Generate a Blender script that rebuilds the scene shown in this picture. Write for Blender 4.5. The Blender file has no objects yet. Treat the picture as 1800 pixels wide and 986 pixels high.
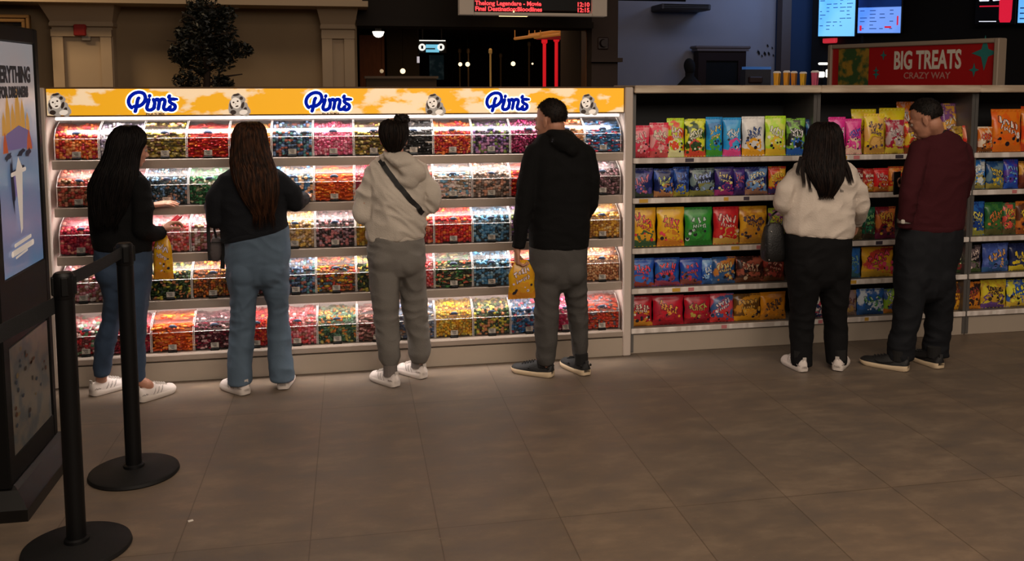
import bpy, math, random
from mathutils import Vector as V, Matrix, noise

random.seed(7)
C = bpy.context.scene.collection
SC = bpy.context.scene

# ------------------------------------------------------------------ camera
F, CX, CY, EYE = 1644.0, 940.0, 310.0, 1.78          # focal length and principal point in pixels of an 1800x986 frame
PITCH = math.atan(165 / 1644)
YAW = math.radians(11.06)
cam_d = bpy.data.cameras.new('camera')
cam = bpy.data.objects.new('camera', cam_d)
C.objects.link(cam)
cam_d.sensor_width = 36.0
cam_d.lens = F / 1800 * 36
cam_d.shift_x = -(CX - 900) / 1800
cam_d.shift_y = -(493 - CY) / 1800
cam_d.clip_end = 100
cam.location = (0, 0, EYE)
cam.rotation_euler = (math.pi / 2 - PITCH, 0, -YAW)
SC.camera = cam

# ------------------------------------------------------------------ world, exposure, large lights
SC.view_settings.view_transform = 'Standard'
SC.view_settings.look = 'None'
SC.view_settings.exposure = 0.0
SC.view_settings.gamma = 1.0
SC.view_settings.use_curve_mapping = False
w = bpy.data.worlds.new('world')
SC.world = w
w.use_nodes = True
w.node_tree.nodes['Background'].inputs[0].default_value = (0.30, 0.24, 0.20, 1)
w.node_tree.nodes['Background'].inputs[1].default_value = 0.045


def area(name, loc, rot, sx, sy, power, col, spread=180):
    d = bpy.data.lights.new(name, 'AREA')
    d.shape = 'RECTANGLE'
    d.size, d.size_y = sx, sy
    d.energy = power
    d.color = col
    d.spread = math.radians(spread)
    o = bpy.data.objects.new(name, d)
    o.location = loc
    o.rotation_euler = tuple(math.radians(a) for a in rot)
    C.objects.link(o)
    return o


WARM = (1.0, 0.80, 0.62)
area('ceiling_light', (0.2, 1.6, 4.2), (12, 0, 0), 4.5, 3.0, 78, WARM, 150)
area('ceiling_light', (4.2, 1.6, 4.2), (12, 0, 0), 3.5, 3.0, 62, WARM, 150)
area('ceiling_light', (1.5, -1.5, 3.6), (48, 0, 0), 5.0, 1.5, 95, (1.0, 0.84, 0.70), 150)
area('wall_wash_light', (-3.5, 7.7, 3.5), (25, 0, 0), 1.2, 0.4, 38, (1.0, 0.72, 0.42), 150)
area('wall_wash_light', (-0.6, 7.6, 3.5), (25, 0, 0), 2.4, 0.4, 5, (1.0, 0.80, 0.60), 150)
area('grey_wall_fill', (3.3, 9.3, 3.7), (62, 0, 0), 2.0, 0.4, 3.6, (0.86, 0.84, 1.0), 150)  # dim fill added to brighten the grey-blue wall
area('blue_wall_light', (5.0, 9.7, 3.3), (60, 0, 0), 0.8, 0.4, 7, (0.42, 0.60, 1.0), 150)


# ------------------------------------------------------------------ photograph geometry: a pixel and a depth give a point of the room
FW = V((math.sin(YAW) * math.cos(PITCH), math.cos(YAW) * math.cos(PITCH), -math.sin(PITCH)))
RT = V((math.cos(YAW), -math.sin(YAW), 0))
UP = V((math.sin(YAW) * math.sin(PITCH), math.cos(YAW) * math.sin(PITCH), math.cos(PITCH)))
FH = V((math.sin(YAW), math.cos(YAW), 0))


def ray(px, py):
    return FW + RT * ((px - CX) / F) - UP * ((py - CY) / F)


def W(px, py, Y):
    r = ray(px, py)
    return V((0, 0, EYE)) + r * (Y / r.y)


def FL(px, py):
    r = ray(px, py)
    return V((0, 0, EYE)) + r * (-EYE / r.z)


# ------------------------------------------------------------------ mesh helpers
class MB:
    def __init__(s):
        s.v, s.f, s.m = [], [], []

    def add(s, vs, fs, m=0):
        o = len(s.v)
        s.v += [tuple(p) for p in vs]
        s.f += [tuple(i + o for i in f) for f in fs]
        s.m += [m] * len(fs)
        return s

    def box(s, c, d, m=0, rz=0.0, bev=0.0):
        c = V(c)
        hx, hy, hz = d[0] / 2, d[1] / 2, d[2] / 2
        R = Matrix.Rotation(rz, 3, 'Z')
        if bev <= 0:
            P = [V((x, y, z)) for z in (-hz, hz) for y in (-hy, hy) for x in (-hx, hx)]
            Fs = [(0, 2, 3, 1), (4, 5, 7, 6), (0, 1, 5, 4), (2, 6, 7, 3), (0, 4, 6, 2), (1, 3, 7, 5)]
            return s.add([c + R @ p for p in P], Fs, m)
        b = min(bev, hx * .9, hy * .9, hz * .9)
        rings = []
        for z, k in ((-hz, b), (-hz + b, 0), (hz - b, 0), (hz, b)):
            x, y = hx - k, hy - k
            q = b if k == 0 else b * .5
            rings.append([c + R @ V(p) for p in ((-x + q, -y, z), (x - q, -y, z), (x, -y + q, z), (x, y - q, z),
                                                 (x - q, y, z), (-x + q, y, z), (-x, y - q, z), (-x, -y + q, z))])
        return s.loft(rings, m)

    def loft(s, rings, m=0, cap=True):
        n = len(rings[0])
        vs = [p for r in rings for p in r]
        fs = []
        for i in range(len(rings) - 1):
            for j in range(n):
                k = (j + 1) % n
                fs.append((i * n + j, i * n + k, (i + 1) * n + k, (i + 1) * n + j))
        if cap:
            fs.append(tuple(range(n - 1, -1, -1)))
            fs.append(tuple((len(rings) - 1) * n + j for j in range(n)))
        return s.add(vs, fs, m)

    def tube(s, pts, rad, n=8, m=0, cap=True, flat=1.0, up=None):
        pts = [V(p) for p in pts]
        if not isinstance(rad, (list, tuple)):
            rad = [rad] * len(pts)
        rings = []
        prev = None
        for i, p in enumerate(pts):
            d = (pts[min(i + 1, len(pts) - 1)] - pts[max(i - 1, 0)]).normalized()
            if prev is None:
                a = V(up) if up else (V((0, 0, 1)) if abs(d.z) < .9 else V((1, 0, 0)))
            else:
                a = prev
            u = (a - d * a.dot(d))
            if u.length < 1e-6:
                u = d.orthogonal()
            u.normalize()
            prev = u
            t = d.cross(u)
            rings.append([p + u * math.cos(2 * math.pi * j / n) * rad[i] + t * math.sin(2 * math.pi * j / n) * rad[i] * flat for j in range(n)])
        return s.loft(rings, m, cap)

    def ball(s, c, r, m=0, n=12, k=8, R=None):
        c = V(c)
        if not isinstance(r, (list, tuple)):
            r = (r, r, r)
        vs = []
        for i in range(1, k):
            t = math.pi * i / k
            for j in range(n):
                a = 2 * math.pi * j / n
                vs.append(V((r[0] * math.sin(t) * math.cos(a), r[1] * math.sin(t) * math.sin(a), r[2] * math.cos(t))))
        top, bot = len(vs), len(vs) + 1
        vs += [V((0, 0, r[2])), V((0, 0, -r[2]))]
        fs = []
        for i in range(k - 2):
            for j in range(n):
                q = (j + 1) % n
                fs.append((i * n + j, (i + 1) * n + j, (i + 1) * n + q, i * n + q))
        for j in range(n):
            q = (j + 1) % n
            fs.append((top, j, q))
            fs.append((bot, (k - 2) * n + q, (k - 2) * n + j))
        if R is not None:
            vs = [R @ p for p in vs]
        return s.add([c + p for p in vs], fs, m)

    def lathe(s, prof, n=32, c=(0, 0, 0), m=0):
        c = V(c)
        return s.loft([[c + V((r * math.cos(2 * math.pi * j / n), r * math.sin(2 * math.pi * j / n), z)) for j in range(n)] for r, z in prof], m)

    def mesh(s, name, mats, loc=(0, 0, 0), smooth=False):
        me = bpy.data.meshes.new(name)
        L = V(loc)
        me.from_pydata([V(p) - L for p in s.v], [], s.f)
        for x in (mats if isinstance(mats, (list, tuple)) else [mats]):
            me.materials.append(x)
        me.polygons.foreach_set('material_index', s.m)
        if smooth:
            me.polygons.foreach_set('use_smooth', [True] * len(me.polygons))
        me.update()
        return me

    def build(s, name, mats, parent=None, loc=None, smooth=False):
        """one mesh object; coordinates given in the room when the parent stands unrotated at its location"""
        L = V(loc) if loc is not None else (V(parent['at']) if parent is not None and 'at' in parent else V((0, 0, 0)))
        o = bpy.data.objects.new(name, s.mesh(name, mats, L, smooth))
        C.objects.link(o)
        if parent is not None:
            o.parent = parent
            o['at'] = tuple(L)
        else:
            o.location = L
            o['at'] = tuple(L)
        return o


def tag(o, label=None, cat=None, group=None, kind=None):
    if label: o['label'] = label
    if cat: o['category'] = cat
    if group: o['group'] = group
    if kind: o['kind'] = kind
    return o


def empty(name, loc, label=None, cat=None, group=None, rz=0.0):
    o = bpy.data.objects.new(name, None)
    o.empty_display_size = .1
    C.objects.link(o)
    o.location = loc
    o.rotation_euler.z = rz
    o['at'] = tuple(loc) if rz == 0 else (0, 0, 0)
    return tag(o, label, cat, group)


def struct(o):
    o['kind'] = 'structure'
    return o


def copy_tree(o, parent=None):
    c = o.copy()
    C.objects.link(c)
    if parent is not None:
        c.parent = parent
    for ch in list(o.children):
        copy_tree(ch, c)
    return c


def sm(o, angle=40):
    me = o.data
    me.polygons.foreach_set('use_smooth', [True] * len(me.polygons))
    me.set_sharp_from_angle(angle=math.radians(angle))
    return o


# ------------------------------------------------------------------ materials
def lin(c, k=1.0):
    r = []
    for x in c[:3]:
        x = x / 255
        r.append((x / 12.92 if x <= .04045 else ((x + .055) / 1.055) ** 2.4) * k)
    return (r[0], r[1], r[2], 1)


_m = {}


def mat(name, col, rough=.6, metal=0, spec=.5, emit=0, ecol=None, bump=0, bscale=40, var=0, vscale=6, stretch=(1, 1, 1), coat=0):
    if name in _m: return _m[name]
    m = bpy.data.materials.new(name)
    m.use_nodes = True
    N, Lk = m.node_tree.nodes, m.node_tree.links
    b = N['Principled BSDF']
    b.inputs['Base Color'].default_value = lin(col)
    b.inputs['Roughness'].default_value = rough
    b.inputs['Metallic'].default_value = metal
    b.inputs['Specular IOR Level'].default_value = spec
    b.inputs['Coat Weight'].default_value = coat
    if emit:
        b.inputs['Emission Color'].default_value = lin(ecol or col)
        b.inputs['Emission Strength'].default_value = emit
    if bump or var:
        tc = N.new('ShaderNodeTexCoord')
        mp = N.new('ShaderNodeMapping')
        mp.inputs['Scale'].default_value = stretch
        Lk.new(tc.outputs['Object'], mp.inputs[0])
    if var:
        n = N.new('ShaderNodeTexNoise')
        n.inputs['Scale'].default_value = vscale
        n.inputs['Detail'].default_value = 6
        Lk.new(mp.outputs[0], n.inputs['Vector'])
        r = N.new('ShaderNodeMapRange')
        r.inputs[1].default_value, r.inputs[2].default_value = .3, .7
        r.inputs[3].default_value, r.inputs[4].default_value = 1 - var, 1 + var
        Lk.new(n.outputs[0], r.inputs[0])
        h = N.new('ShaderNodeHueSaturation')
        h.inputs['Color'].default_value = lin(col)
        Lk.new(r.outputs[0], h.inputs['Value'])
        Lk.new(h.outputs[0], b.inputs['Base Color'])
        if emit:
            Lk.new(h.outputs[0], b.inputs['Emission Color'])
    if bump:
        n = N.new('ShaderNodeTexNoise')
        n.inputs['Scale'].default_value = bscale
        n.inputs['Detail'].default_value = 5
        Lk.new(mp.outputs[0], n.inputs['Vector'])
        u = N.new('ShaderNodeBump')
        u.inputs['Strength'].default_value = bump
        u.inputs['Distance'].default_value = .01
        Lk.new(n.outputs[0], u.inputs['Height'])
        Lk.new(u.outputs[0], b.inputs['Normal'])
    _m[name] = m
    return m


def acrylic():
    m = bpy.data.materials.new('clear_acrylic')
    m.use_nodes = True
    N, Lk = m.node_tree.nodes, m.node_tree.links
    N.remove(N['Principled BSDF'])
    t = N.new('ShaderNodeBsdfTransparent')
    t.inputs[0].default_value = (.96, .965, .97, 1)
    g = N.new('ShaderNodeBsdfGlossy')
    g.inputs['Roughness'].default_value = .22
    g.inputs['Color'].default_value = (.95, .95, .97, 1)
    f = N.new('ShaderNodeFresnel')
    f.inputs[0].default_value = 1.45
    mx = N.new('ShaderNodeMixShader')
    k = N.new('ShaderNodeMath'); k.operation = 'MULTIPLY'; k.inputs[1].default_value = .6
    Lk.new(f.outputs[0], k.inputs[0])
    Lk.new(k.outputs[0], mx.inputs[0])
    Lk.new(t.outputs[0], mx.inputs[1])
    Lk.new(g.outputs[0], mx.inputs[2])
    Lk.new(mx.outputs[0], N['Material Output'].inputs[0])
    return m


ACR = acrylic()


def island(name, cols, rough=.38, spec=.5):
    """every separate piece of the mesh takes one of the colours"""
    m = bpy.data.materials.new(name)
    m.use_nodes = True
    N, Lk = m.node_tree.nodes, m.node_tree.links
    b = N['Principled BSDF']
    b.inputs['Roughness'].default_value = rough
    b.inputs['Specular IOR Level'].default_value = spec
    g = N.new('ShaderNodeNewGeometry')
    r = N.new('ShaderNodeValToRGB')
    r.color_ramp.interpolation = 'CONSTANT'
    e = r.color_ramp.elements
    while len(e) < len(cols): e.new(.5)
    for i, c in enumerate(cols):
        e[i].position = i / len(cols)
        e[i].color = lin(c)
    Lk.new(g.outputs['Random Per Island'], r.inputs[0])
    Lk.new(r.outputs[0], b.inputs['Base Color'])
    return m


def two_tone(name, c1, c2, scale=3, lo=.48, hi=.56, rough=.5, emit=0, stretch=(1, 1, 1), detail=3, c3=None, zs=None, spec=.5, metal=0):
    """blotches of c2 over c1; c3 takes over below height zs of the object"""
    m = bpy.data.materials.new(name)
    m.use_nodes = True
    N, Lk = m.node_tree.nodes, m.node_tree.links
    b = N['Principled BSDF']
    b.inputs['Roughness'].default_value = rough
    b.inputs['Specular IOR Level'].default_value = spec
    b.inputs['Metallic'].default_value = metal
    tc = N.new('ShaderNodeTexCoord')
    mp = N.new('ShaderNodeMapping')
    mp.inputs['Scale'].default_value = stretch
    Lk.new(tc.outputs['Object'], mp.inputs[0])
    n = N.new('ShaderNodeTexNoise')
    n.inputs['Scale'].default_value = scale
    n.inputs['Detail'].default_value = detail
    Lk.new(mp.outputs[0], n.inputs['Vector'])
    r = N.new('ShaderNodeValToRGB')
    e = r.color_ramp.elements
    e[0].position, e[0].color = lo, lin(c1)
    e[1].position, e[1].color = hi, lin(c2)
    Lk.new(n.outputs[0], r.inputs[0])
    out = r.outputs[0]
    if c3 is not None:
        sx = N.new('ShaderNodeSeparateXYZ')
        Lk.new(tc.outputs['Object'], sx.inputs[0])
        ad = N.new('ShaderNodeMath'); ad.operation = 'MULTIPLY_ADD'
        Lk.new(n.outputs[0], ad.inputs[0]); ad.inputs[1].default_value = .12
        Lk.new(sx.outputs[2], ad.inputs[2])
        lt = N.new('ShaderNodeMath'); lt.operation = 'LESS_THAN'
        Lk.new(ad.outputs[0], lt.inputs[0]); lt.inputs[1].default_value = zs + .06
        mx = N.new('ShaderNodeMix'); mx.data_type = 'RGBA'
        Lk.new(lt.outputs[0], mx.inputs['Factor'])
        Lk.new(out, mx.inputs['A'])
        mx.inputs['B'].default_value = lin(c3)
        out = mx.outputs['Result']
    Lk.new(out, b.inputs['Base Color'])
    if emit:
        Lk.new(out, b.inputs['Emission Color'])
        b.inputs['Emission Strength'].default_value = emit
    return m


WHITE = mat('white_enamel', (222, 214, 206), .35)
CREAM = mat('cream_enamel', (176, 163, 148), .4, var=.06, vscale=2)
BLACK = mat('black_paint', (9, 9, 9), .5, spec=.25)
BLACKM = mat('black_matt', (12, 12, 13), .8, spec=.2)
STEEL = mat('brushed_steel', (160, 155, 150), .3, metal=.8)
LED = mat('lit_diffuser', (255, 240, 232), .5, emit=1.3)


def text(s, size, mname_mat, loc, rot, name='lettering', parent=None, xs=1.0, shear=0.0, bold=0.0, align='CENTER', ext=.0008):
    """text as a thin mesh; rot is a 3x3 matrix whose columns are right, up, outward"""
    cu = bpy.data.curves.new('text', 'FONT')
    cu.body = s
    cu.size = size
    cu.shear = shear
    cu.offset = bold
    cu.align_x = align
    cu.extrude = ext
    cu.resolution_u = 3
    t = bpy.data.objects.new('text', cu)
    C.objects.link(t)
    dg = bpy.context.evaluated_depsgraph_get()
    me = bpy.data.meshes.new_from_object(t.evaluated_get(dg))
    bpy.data.objects.remove(t)
    L = V(parent['at']) if parent is not None and 'at' in parent else V((0, 0, 0))
    for v in me.vertices:
        p = v.co.copy()
        p.x *= xs
        v.co = V(loc) + rot @ p - L
    me.materials.clear()
    me.materials.append(mname_mat)
    me.name = name
    o = bpy.data.objects.new(name, me)
    C.objects.link(o)
    if parent is not None: o.parent = parent
    else: o.location = L
    o['at'] = tuple(L)
    return o


def frame3(right, up):
    right, up = V(right).normalized(), V(up).normalized()
    out = right.cross(up)
    return Matrix((right, up, out)).transposed()


FRONT = frame3((1, 0, 0), (0, 0, 1))      # faces -Y


def stroke(mb, pts, wd, R, o, y=0.0, m=0, n=10):
    """flat brush stroke with round ends: pts in 2-D, R columns right/up/out"""
    def P(q, z): return V(o) + R @ V((q[0], q[1], z))
    for a, b in zip(pts, pts[1:]):
        a, b = V((a[0], a[1])), V((b[0], b[1]))
        d = b - a
        if d.length < 1e-9: continue
        nrm = V((-d.y, d.x)).normalized() * wd / 2
        mb.add([P(a - nrm, y), P(b - nrm, y), P(b + nrm, y), P(a + nrm, y)], [(0, 1, 2, 3)], m)
    for q in pts:
        mb.add([P((q[0] + math.cos(2 * math.pi * j / n) * wd / 2, q[1] + math.sin(2 * math.pi * j / n) * wd / 2), y) for j in range(n)], [tuple(range(n))], m)


def poly(mb, pts, R, o, y=0.0, m=0):
    mb.add([V(o) + R @ V((p[0], p[1], y)) for p in pts], [tuple(range(len(pts)))], m)


def smooth_path(pts, k=6):
    """Catmull-Rom through 2-D or 3-D points"""
    P = [V(p) for p in pts]
    out = []
    for i in range(len(P) - 1):
        a, b, c, d = P[max(i - 1, 0)], P[i], P[i + 1], P[min(i + 2, len(P) - 1)]
        for j in range(k):
            t = j / k
            out.append(.5 * ((2 * b) + (c - a) * t + (2 * a - 5 * b + 4 * c - d) * t * t + (3 * b - a - 3 * c + d) * t ** 3))
    out.append(P[-1])
    return out


def blob(cx, cy, rx, ry, n=20, rot=0, wob=0, seed=0):
    out = []
    for j in range(n):
        a = 2 * math.pi * j / n
        k = 1 + wob * math.sin(a * 5 + seed) + wob * .6 * math.sin(a * 8 + seed * 2)
        x, y = math.cos(a) * rx * k, math.sin(a) * ry * k
        out.append((cx + x * math.cos(rot) - y * math.sin(rot), cy + x * math.sin(rot) + y * math.cos(rot)))
    return out

# ================================================================== STRUCTURE
def floor_material():
    m = bpy.data.materials.new('vinyl_floor_tiles')
    m.use_nodes = True
    N, Lk = m.node_tree.nodes, m.node_tree.links
    b = N['Principled BSDF']
    b.inputs['Specular IOR Level'].default_value = .45
    tc = N.new('ShaderNodeTexCoord')
    def noise_(scale, detail, sx, sy, rough=.5):
        mp = N.new('ShaderNodeMapping')
        mp.inputs['Scale'].default_value = (sx, sy, 1)
        Lk.new(tc.outputs['Object'], mp.inputs[0])
        n = N.new('ShaderNodeTexNoise')
        n.inputs['Scale'].default_value = scale
        n.inputs['Detail'].default_value = detail
        n.inputs['Roughness'].default_value = rough
        Lk.new(mp.outputs[0], n.inputs['Vector'])
        return n
    n1 = noise_(3.6, 12, 1.0, 2.0, .68)
    r1 = N.new('ShaderNodeValToRGB')
    e = r1.color_ramp.elements
    e[0].position, e[0].color = .30, lin((92, 84, 77))
    e[1].position, e[1].color = .72, lin((124, 110, 94))
    x = e.new(.5); x.color = lin((105, 93, 81))
    Lk.new(n1.outputs[0], r1.inputs[0])
    n2 = noise_(.55, 3, 1, 1)
    r2 = N.new('ShaderNodeValToRGB')
    e = r2.color_ramp.elements
    e[0].position, e[0].color = .38, (1.04, .99, .94, 1)
    e[1].position, e[1].color = .62, (.95, .97, 1.0, 1)
    Lk.new(n2.outputs[0], r2.inputs[0])
    mx = N.new('ShaderNodeMix'); mx.data_type = 'RGBA'; mx.blend_type = 'MULTIPLY'
    mx.inputs['Factor'].default_value = 1
    Lk.new(r1.outputs[0], mx.inputs['A']); Lk.new(r2.outputs[0], mx.inputs['B'])
    # tiles: 0.5 m wide, long side away from the camera
    mp = N.new('ShaderNodeMapping')
    mp.inputs['Rotation'].default_value = (0, 0, math.radians(90))
    mp.inputs['Location'].default_value = (3.6, .19, 0)
    Lk.new(tc.outputs['Object'], mp.inputs[0])
    br = N.new('ShaderNodeTexBrick')
    br.offset = 0.0
    br.inputs['Scale'].default_value = 1
    br.inputs['Brick Width'].default_value = 1.5
    br.inputs['Row Height'].default_value = .5
    br.inputs['Mortar Size'].default_value = .0028
    br.inputs['Mortar Smooth'].default_value = .3
    br.inputs['Color1'].default_value = (.93, .93, .93, 1)
    br.inputs['Color2'].default_value = (1.08, 1.06, 1.04, 1)
    br.inputs['Mortar'].default_value = (.62, .58, .54, 1)
    Lk.new(mp.outputs[0], br.inputs['Vector'])
    m2 = N.new('ShaderNodeMix'); m2.data_type = 'RGBA'; m2.blend_type = 'MULTIPLY'
    m2.inputs['Factor'].default_value = 1
    Lk.new(mx.outputs['Result'], m2.inputs['A']); Lk.new(br.outputs[0], m2.inputs['B'])
    # specks of grit
    n3 = noise_(60, 2, 1, 1.5)
    r3 = N.new('ShaderNodeMapRange')
    r3.inputs[1].default_value, r3.inputs[2].default_value = .72, .8
    r3.inputs[3].default_value, r3.inputs[4].default_value = 0, .35
    Lk.new(n3.outputs[0], r3.inputs[0])
    m3 = N.new('ShaderNodeMix'); m3.data_type = 'RGBA'
    Lk.new(r3.outputs[0], m3.inputs['Factor'])
    Lk.new(m2.outputs['Result'], m3.inputs['A']); m3.inputs['B'].default_value = lin((190, 175, 155))
    Lk.new(m3.outputs['Result'], b.inputs['Base Color'])
    rr = N.new('ShaderNodeMapRange')
    rr.inputs[3].default_value, rr.inputs[4].default_value = .34, .62
    Lk.new(n1.outputs[0], rr.inputs[0])
    Lk.new(rr.outputs[0], b.inputs['Roughness'])
    bu = N.new('ShaderNodeBump')
    bu.inputs['Strength'].default_value = .12
    bu.inputs['Distance'].default_value = .004
    Lk.new(n1.outputs[0], bu.inputs['Height'])
    Lk.new(bu.outputs[0], b.inputs['Normal'])
    return m


mb = MB()
mb.box((4, 9, -.05), (26, 30, .1))
struct(mb.build('floor', floor_material()))

BEIGE = mat('beige_plaster', (138, 116, 88), .85, var=.05, vscale=3)
BEIGE2 = mat('beige_moulding', (166, 144, 118), .8)
BROWNW = mat('brown_plaster', (74, 60, 54), .85)
BLUEW = mat('grey_blue_plaster', (134, 132, 142), .85, var=.05, vscale=2)
DARKW = mat('black_wall', (17, 15, 17), .7)
WOOD = mat('dark_wood', (58, 36, 24), .5, var=.2, vscale=5, stretch=(6, 6, 1))
DARKCEIL = mat('dark_ceiling', (34, 27, 22), .9)

YB = 9.0
xa = W(628, 100, YB).x
zl = W(300, 14, YB).z
mb = MB()
mb.box(((xa - 7) / 2, YB + .1, 2.2), (xa + 7, .2, 4.4))
struct(mb.build('wall_back_left', BEIGE))
# cornice over the beige wall
mb = MB()
mb.box(((xa - 7) / 2, YB - .17, zl + .55), (xa + 7.1, .34, 1.05))
mb.box(((xa - 7) / 2 + .02, YB - .21, zl + .03), (xa + 7.16, .42, .05))
struct(mb.build('trim_1', BEIGE2))


def pilaster(x0, x1, name):
    a, b = W(x0, 100, YB - .12).x, W(x1, 100, YB - .12).x
    c, wd = (a + b) / 2, b - a
    m = MB()
    m.box((c, YB - .06, 1.15), (wd, .14, 2.3))
    rings = []
    for z, k, d in ((2.26, 1.0, .135), (2.27, 1.06, .16), (2.29, 1.06, .16), (2.31, 1.03, .15), (2.36, 1.10, .19), (zl + .01, 1.24, .28)):
        hx = wd * k / 2
        rings.append([V((c - hx, YB - d, z)), V((c + hx, YB - d, z)), V((c + hx, YB, z)), V((c - hx, YB, z))])
    m.loft(rings)
    # raised stiles framing a recessed panel
    m.box((a + .05, YB - .145, 1.1), (.09, .04, 2.2))
    m.box((b - .05, YB - .145, 1.1), (.09, .04, 2.2))
    m.box((c, YB - .147, 2.21), (wd, .05, .06))
    return struct(m.build(name, BEIGE2))


pilaster(94, 200, 'trim_2')
pilaster(566, 624, 'trim_3')
# return of the wall into the corridor and the wall around the opening
xb, xc, xd = W(1040, 100, YB).x, W(1086, 100, YB).x, W(1388, 60, 11).x
mb = MB()
mb.box((xb / 2 + xc / 2, YB + .25, 2.2), (xc - xb, .5, 4.4))
mb.box((xb / 2 + xc / 2, YB - .03, 2.0), (xc - xb + .05, .12, .04))
struct(mb.build('wall_pier', BROWNW))
mb = MB()
zo = W(830, 48, YB).z
mb.box(((xa + xb) / 2, YB + .2, (zo + 4.4) / 2), (xb - xa, .4, 4.4 - zo))
mb.box(((xa + xb) / 2, YB - .02, zo + .03), (xb - xa, .1, .06))
struct(mb.build('wall_lintel', DARKCEIL))
mb = MB()
mb.box(((xc + xd) / 2, 11.1, 2.2), (xd - xc + .1, .2, 4.4))
struct(mb.build('wall_back_right', BLUEW))
mb = MB()
mb.box((xc - .05, 10.2, 2.2), (.1, 1.9, 4.4))
struct(mb.build('wall_return', BROWNW))
# post and the blue-lit stretch of wall
mb = MB()
x1 = W(1373, 60, 10.8).x; x2 = W(1389, 60, 10.8).x
mb.box(((x1 + x2) / 2, 10.85, 2.2), (x2 - x1, .14, 4.4))
struct(mb.build('trim_4', mat('grey_post', (84, 72, 70), .7)))
mb = MB()
x3 = W(1430, 60, 10.9).x
mb.box(((x2 + x3) / 2 + .1, 11.0, 2.2), (x3 - x2 + .4, .1, 4.4))
struct(mb.build('wall_blue', mat('deep_blue_wall', (30, 58, 96), .8)))
# corridor beyond the opening
mb = MB()
mb.box((1.2, 19.1, 2.2), (9, .2, 4.4))
struct(mb.build('wall_corridor_back', mat('corridor_brown', (50, 34, 24), .9)))
mb = MB()
mb.box(((xc - 4) / 2, 10.3, zo + .35), (xc + 4, 2.0, .1))
mb.box((1.0, 15.2, zo + .35), (10, 7.8, .1))
struct(mb.build('ceiling', DARKCEIL))
p0, p1 = W(680, 100, 15), W(737, 100, 15)
mb = MB()
mb.box(((p0.x + p1.x) / 2, 15.05, 1.6), (p1.x - p0.x, .1, 3.2))
struct(mb.build('wall_corridor_left', mat('olive_plaster', (74, 68, 54), .9)))
p0, p1 = W(632, 100, 14.6), W(676, 100, 14.6)
mb = MB()
mb.box(((p0.x + p1.x) / 2, 14.65, 1.25), (p1.x - p0.x, .08, 2.5))
d = struct(mb.build('door_1', mat('corridor_door', (112, 62, 30), .6, var=.15, stretch=(5, 5, 1))))
mb = MB()
mb.tube([(p1.x - .12, 14.57, 1.05), (p1.x - .12, 14.57, 1.25)], .015)
mb.build('door_handle', STEEL, d)

# menu wall on the right, turned towards the hall
MA, MBp = W(1425, 60, 10.7), W(1900, 60, 7.6)
md = V((MBp.x - MA.x, MBp.y - MA.y, 0)); mlen = md.length; md.normalize()
mn = V((md.y, -md.x, 0))                       # towards the hall
mang = math.atan2(md.y, md.x)
cen = (V((MA.x, MA.y, 0)) + V((MBp.x, MBp.y, 0))) / 2 - mn * .12
mb = MB()
mb.box((cen.x, cen.y, 2.2), (mlen, .2, 4.4), rz=mang)
struct(mb.build('wall_right', DARKW))


def on_menu(px, py, off=0.0):
    """point where the sight line of a pixel meets the menu wall, off metres in front of it"""
    r = ray(px, py)
    o = V((MA.x, MA.y, 0)) + mn * off
    t = (o - V((0, 0, EYE))).dot(mn) / r.dot(mn)
    return V((0, 0, EYE)) + r * t


# ================================================================== BACKGROUND THINGS
# red fire alarm on the left pilaster
p = W(141, 53, YB - .17)
al = empty('fire_alarm', (p.x, p.y, p.z - .05), 'small red fire alarm box on the beige pilaster at far left', 'alarm')
mb = MB(); mb.box((p.x, p.y, p.z), (.1, .05, .1), bev=.008); mb.build('housing', mat('alarm_red', (150, 30, 24), .4), al)
mb = MB(); mb.box((p.x + .045, p.y + .01, p.z - .07), (.07, .02, .035)); mb.build('plate', mat('alarm_plate', (120, 110, 100), .5), al)
p = W(1061, 76, YB - .03)
al = empty('wall_sounder', (p.x, p.y, p.z - .05), 'small dark round wall sounder on the brown pier', 'alarm')
mb = MB(); mb.tube([(p.x, p.y + .03, p.z), (p.x, p.y - .04, p.z)], [.045, .035], 16); mb.build('housing', mat('sounder', (40, 22, 22), .5), al)
mb = MB(); mb.box((p.x, p.y + .02, p.z), (.11, .02, .12), bev=.01); mb.build('plate', mat('sounder_plate', (54, 36, 34), .5), al)

# gilt picture frame at the far left
a, b_ = W(-60, 28, 8.7), W(52, 74, 8.7)
fr = empty('picture_frame', ((a.x + b_.x) / 2, 8.7, b_.z), 'gilt framed dark picture high on the wall behind the kiosk', 'picture')
GOLD = mat('gilt', (104, 76, 42), .4, metal=.3)
mb = MB()
for k, (o1, dd) in enumerate(((0, .05), (.035, .03))):
    x0, x1, z0, z1 = a.x + o1, b_.x - o1, b_.z + o1, a.z - o1
    for c, dim in (((x0 + x1) / 2, 8.7 - k * .01, z1), (x1 - x0 + .03, dd, .03)), (((x0 + x1) / 2, 8.7 - k * .01, z0), (x1 - x0 + .03, dd, .03)), ((x0, 8.7 - k * .01, (z0 + z1) / 2), (.03, dd, z1 - z0)), ((x1, 8.7 - k * .01, (z0 + z1) / 2), (.03, dd, z1 - z0)):
        mb.box(c, dim, bev=.006)
mb.build('frame', GOLD, fr)
mb = MB(); mb.box(((a.x + b_.x) / 2, 8.72, (a.z + b_.z) / 2), (b_.x - a.x, .02, a.z - b_.z))
mb.build('picture', two_tone('dark_picture', (26, 18, 12), (110, 76, 34), 5, .5, .7), fr)
mb = MB(); mb.box(((a.x + b_.x) / 2, 8.87, (a.z + b_.z) / 2), (.3, .28, .1)); mb.build('bracket', BLACKM, fr)

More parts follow.
